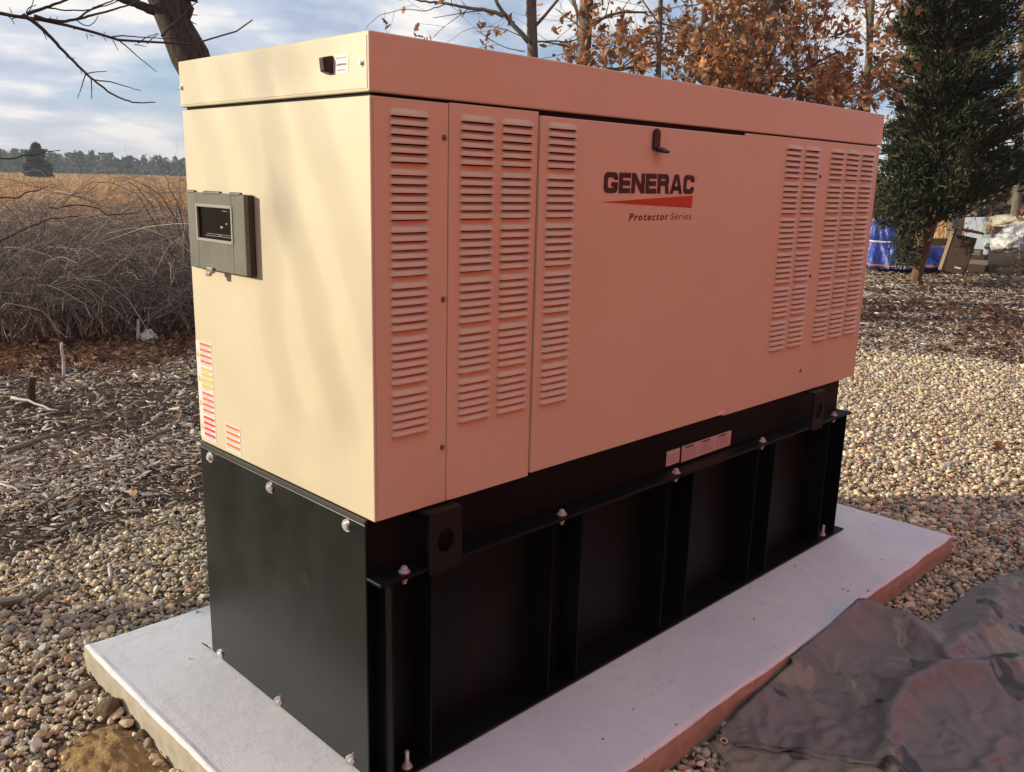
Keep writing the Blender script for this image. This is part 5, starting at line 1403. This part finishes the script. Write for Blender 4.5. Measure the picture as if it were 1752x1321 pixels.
MB().box(.08, .26, -.012, -.001, .62, 1.0).build('pane', mat('greenish_pane', (.42, .50, .42), .3), dr_)
slabbox('dark_post', 1621, 1640, 440, 374, 23.8, .2, mat('slate_post', (.045, .055, .065), .6), 'dark slate upright post left of the pale door', 'post', 0, .02)
pal_ = slabbox('pallet', 1614, 1650, 466, 402, 19.8, .11, M_WOODB, 'dark brown wooden crate side leaning in front of the low blue tarp', 'pallet', -.12, .16, -.25)
MB().box(-.30, -.235, -.03, .20, .0, .84).build('edge_board', M_WOODT, pal_, bevel=.004)
MB().box(-.30, .26, -.06, .26, .845, .885).build('top_board', M_WOODT, pal_, bevel=.004)
MB().box(-.02, .10, -.006, .0, .10, .13).build('slot', M_LABEL2, pal_)
slabbox('crossbeam', 1594, 1626, 420, 408, 20.6, .12, M_WOODB, 'short dark beam end left of the leaning crate side', 'beam', 0, -.03)
for i, (a, c_, pb, pt_, dd, lab) in enumerate((
        (1652, 1693, 464, 453, 20.6, 'lowest and widest beam of the lumber stack before the door'), (1653, 1690, 454, 445, 20.7, 'second beam from the ground in the lumber stack'),
        (1654, 1684, 446, 437, 20.8, 'third beam up in the lumber stack'), (1651, 1677, 438, 428, 20.9, 'fourth beam up in the lumber stack'), (1650, 1664, 429, 421, 21.0, 'topmost short beam of the lumber stack'))):
    o = slabbox('beam', a, c_, pb, pt_, dd, .5, M_WOODB if i % 2 == 0 else M_WOODG, lab, 'beam', 0, 0, -.35+.06*i); o['group'] = 'stacked beams before the pale door'
crumple('sack', onz(1650, 464, G+.10), .22, (.62, .62, 1.35), M_WPLAS, 'white sack standing between the crate side and lumber stack', 'sack', 12)
M_CANV = mat('stained_canvas', (.5, .45, .33), .85, build=lambda n, b: (n.links.new(nramp(n, nnoise(n, 2.5, 5), [(.3, (.33, .28, .18)), (.7, (.58, .53, .40))]), b.inputs['Base Color']), nbump(n, b, nnoise(n, 7, 4), .6, .05)))
for (px, py, dd, r, sq, m, lab, sd) in (
        (1722, 383, 27.0, .62, (1.2, .8, .42), M_CANV, 'long tan canvas bundle on top of the pile at right', 21), (1775, 385, 27.0, .70, (1.2, .9, .5), M_CANV, 'tan canvas bundle at the right picture edge', 22),
        (1738, 410, 25.0, .55, (1.1, .9, .75), M_WPLAS, 'large white plastic sack under the tan bundles', 23), (1722, 418, 24.0, .42, (1.0, .9, .72), M_WPLAS, 'rounded white sack in front of the large one', 24),
        (1702, 422, 24.6, .22, (1.3, .9, .7), M_WPLAS, 'small white sack beside the pale door foot', 25)):
    P = at(px, py, dd); crumple('sack', P, r, sq, m, lab, 'sack', sd, 3, .16)
for (px0, px1, pb, pt_, dd, lab) in ((1696, 1716, 432, 388, 26.2, 'dark crate stack under the tan bundle right of the door'), (1752, 1800, 432, 395, 27.5, 'dark crate under the canvas at the right edge')):
    slabbox('crate', px0, px1, pb, pt_, dd, .8, M_WOODB, lab, 'crate')

# ------------------------------------------------------------------ red barn behind the camera, sunlit; it reddens everything in the cabinet's shade
M_BARN = mat('red_barn_boards', (.72, .075, .03), .8, spec=.2, build=b_wood((.70, .062, .022), (.80, .084, .032), (40, 40, 2)))
M_ROOF = mat('grey_roof', (.12, .12, .125), .7)
BY = -6.4; bx0, bx1, bh = -9.0, 16.0, 5.6
barn = empty('red_barn', (3.5, BY-4, G)); tag(barn, 'long red boarded barn standing behind the viewer', 'barn')
MB().box(bx0-3.5, bx1-3.5, -4.0, 3.98, -.1, bh).build('wall', M_DARK, barn)
bw = .25; n = int((bx1-bx0)/bw); me = MB().box(-.122, .122, 0, .025, 0, bh).mesh('board', M_BARN)
for i in range(n): link('board', me, barn, (bx0-3.5+(i+.5)*bw, 3.985+.004*(i % 2), 0))
r = MB(); r.add([(bx0-3.9, 4.4, bh-.1), (bx1-3.1, 4.4, bh-.1), (bx1-3.1, 0, bh+2.6), (bx0-3.9, 0, bh+2.6), (bx1-3.1, -4.4, bh-.1), (bx0-3.9, -4.4, bh-.1)], [(0, 1, 2, 3), (3, 2, 4, 5)])
o = r.build('roof', M_ROOF, barn); sm = o.modifiers.new('thickness', 'SOLIDIFY'); sm.thickness = .1

# ------------------------------------------------------------------ thin winter haze over the field
hm_ = bpy.data.materials.new('haze'); hm_.use_nodes = True; hn = hm_.node_tree
hn.nodes.remove(hn.nodes['Principled BSDF']); pv = hn.nodes.new('ShaderNodeVolumePrincipled')
pv.inputs['Color'].default_value = (.80, .86, .95, 1); pv.inputs['Density'].default_value = .0007; pv.inputs['Anisotropy'].default_value = .2
hn.links.new(pv.outputs[0], hn.nodes['Material Output'].inputs['Volume'])
o = MB().box(-950, 1550, -1250, 1650, G-1.2, 14.5).build('haze', hm_); tag(o, 'thin pale haze over the field and woods', 'haze', kind='stuff')
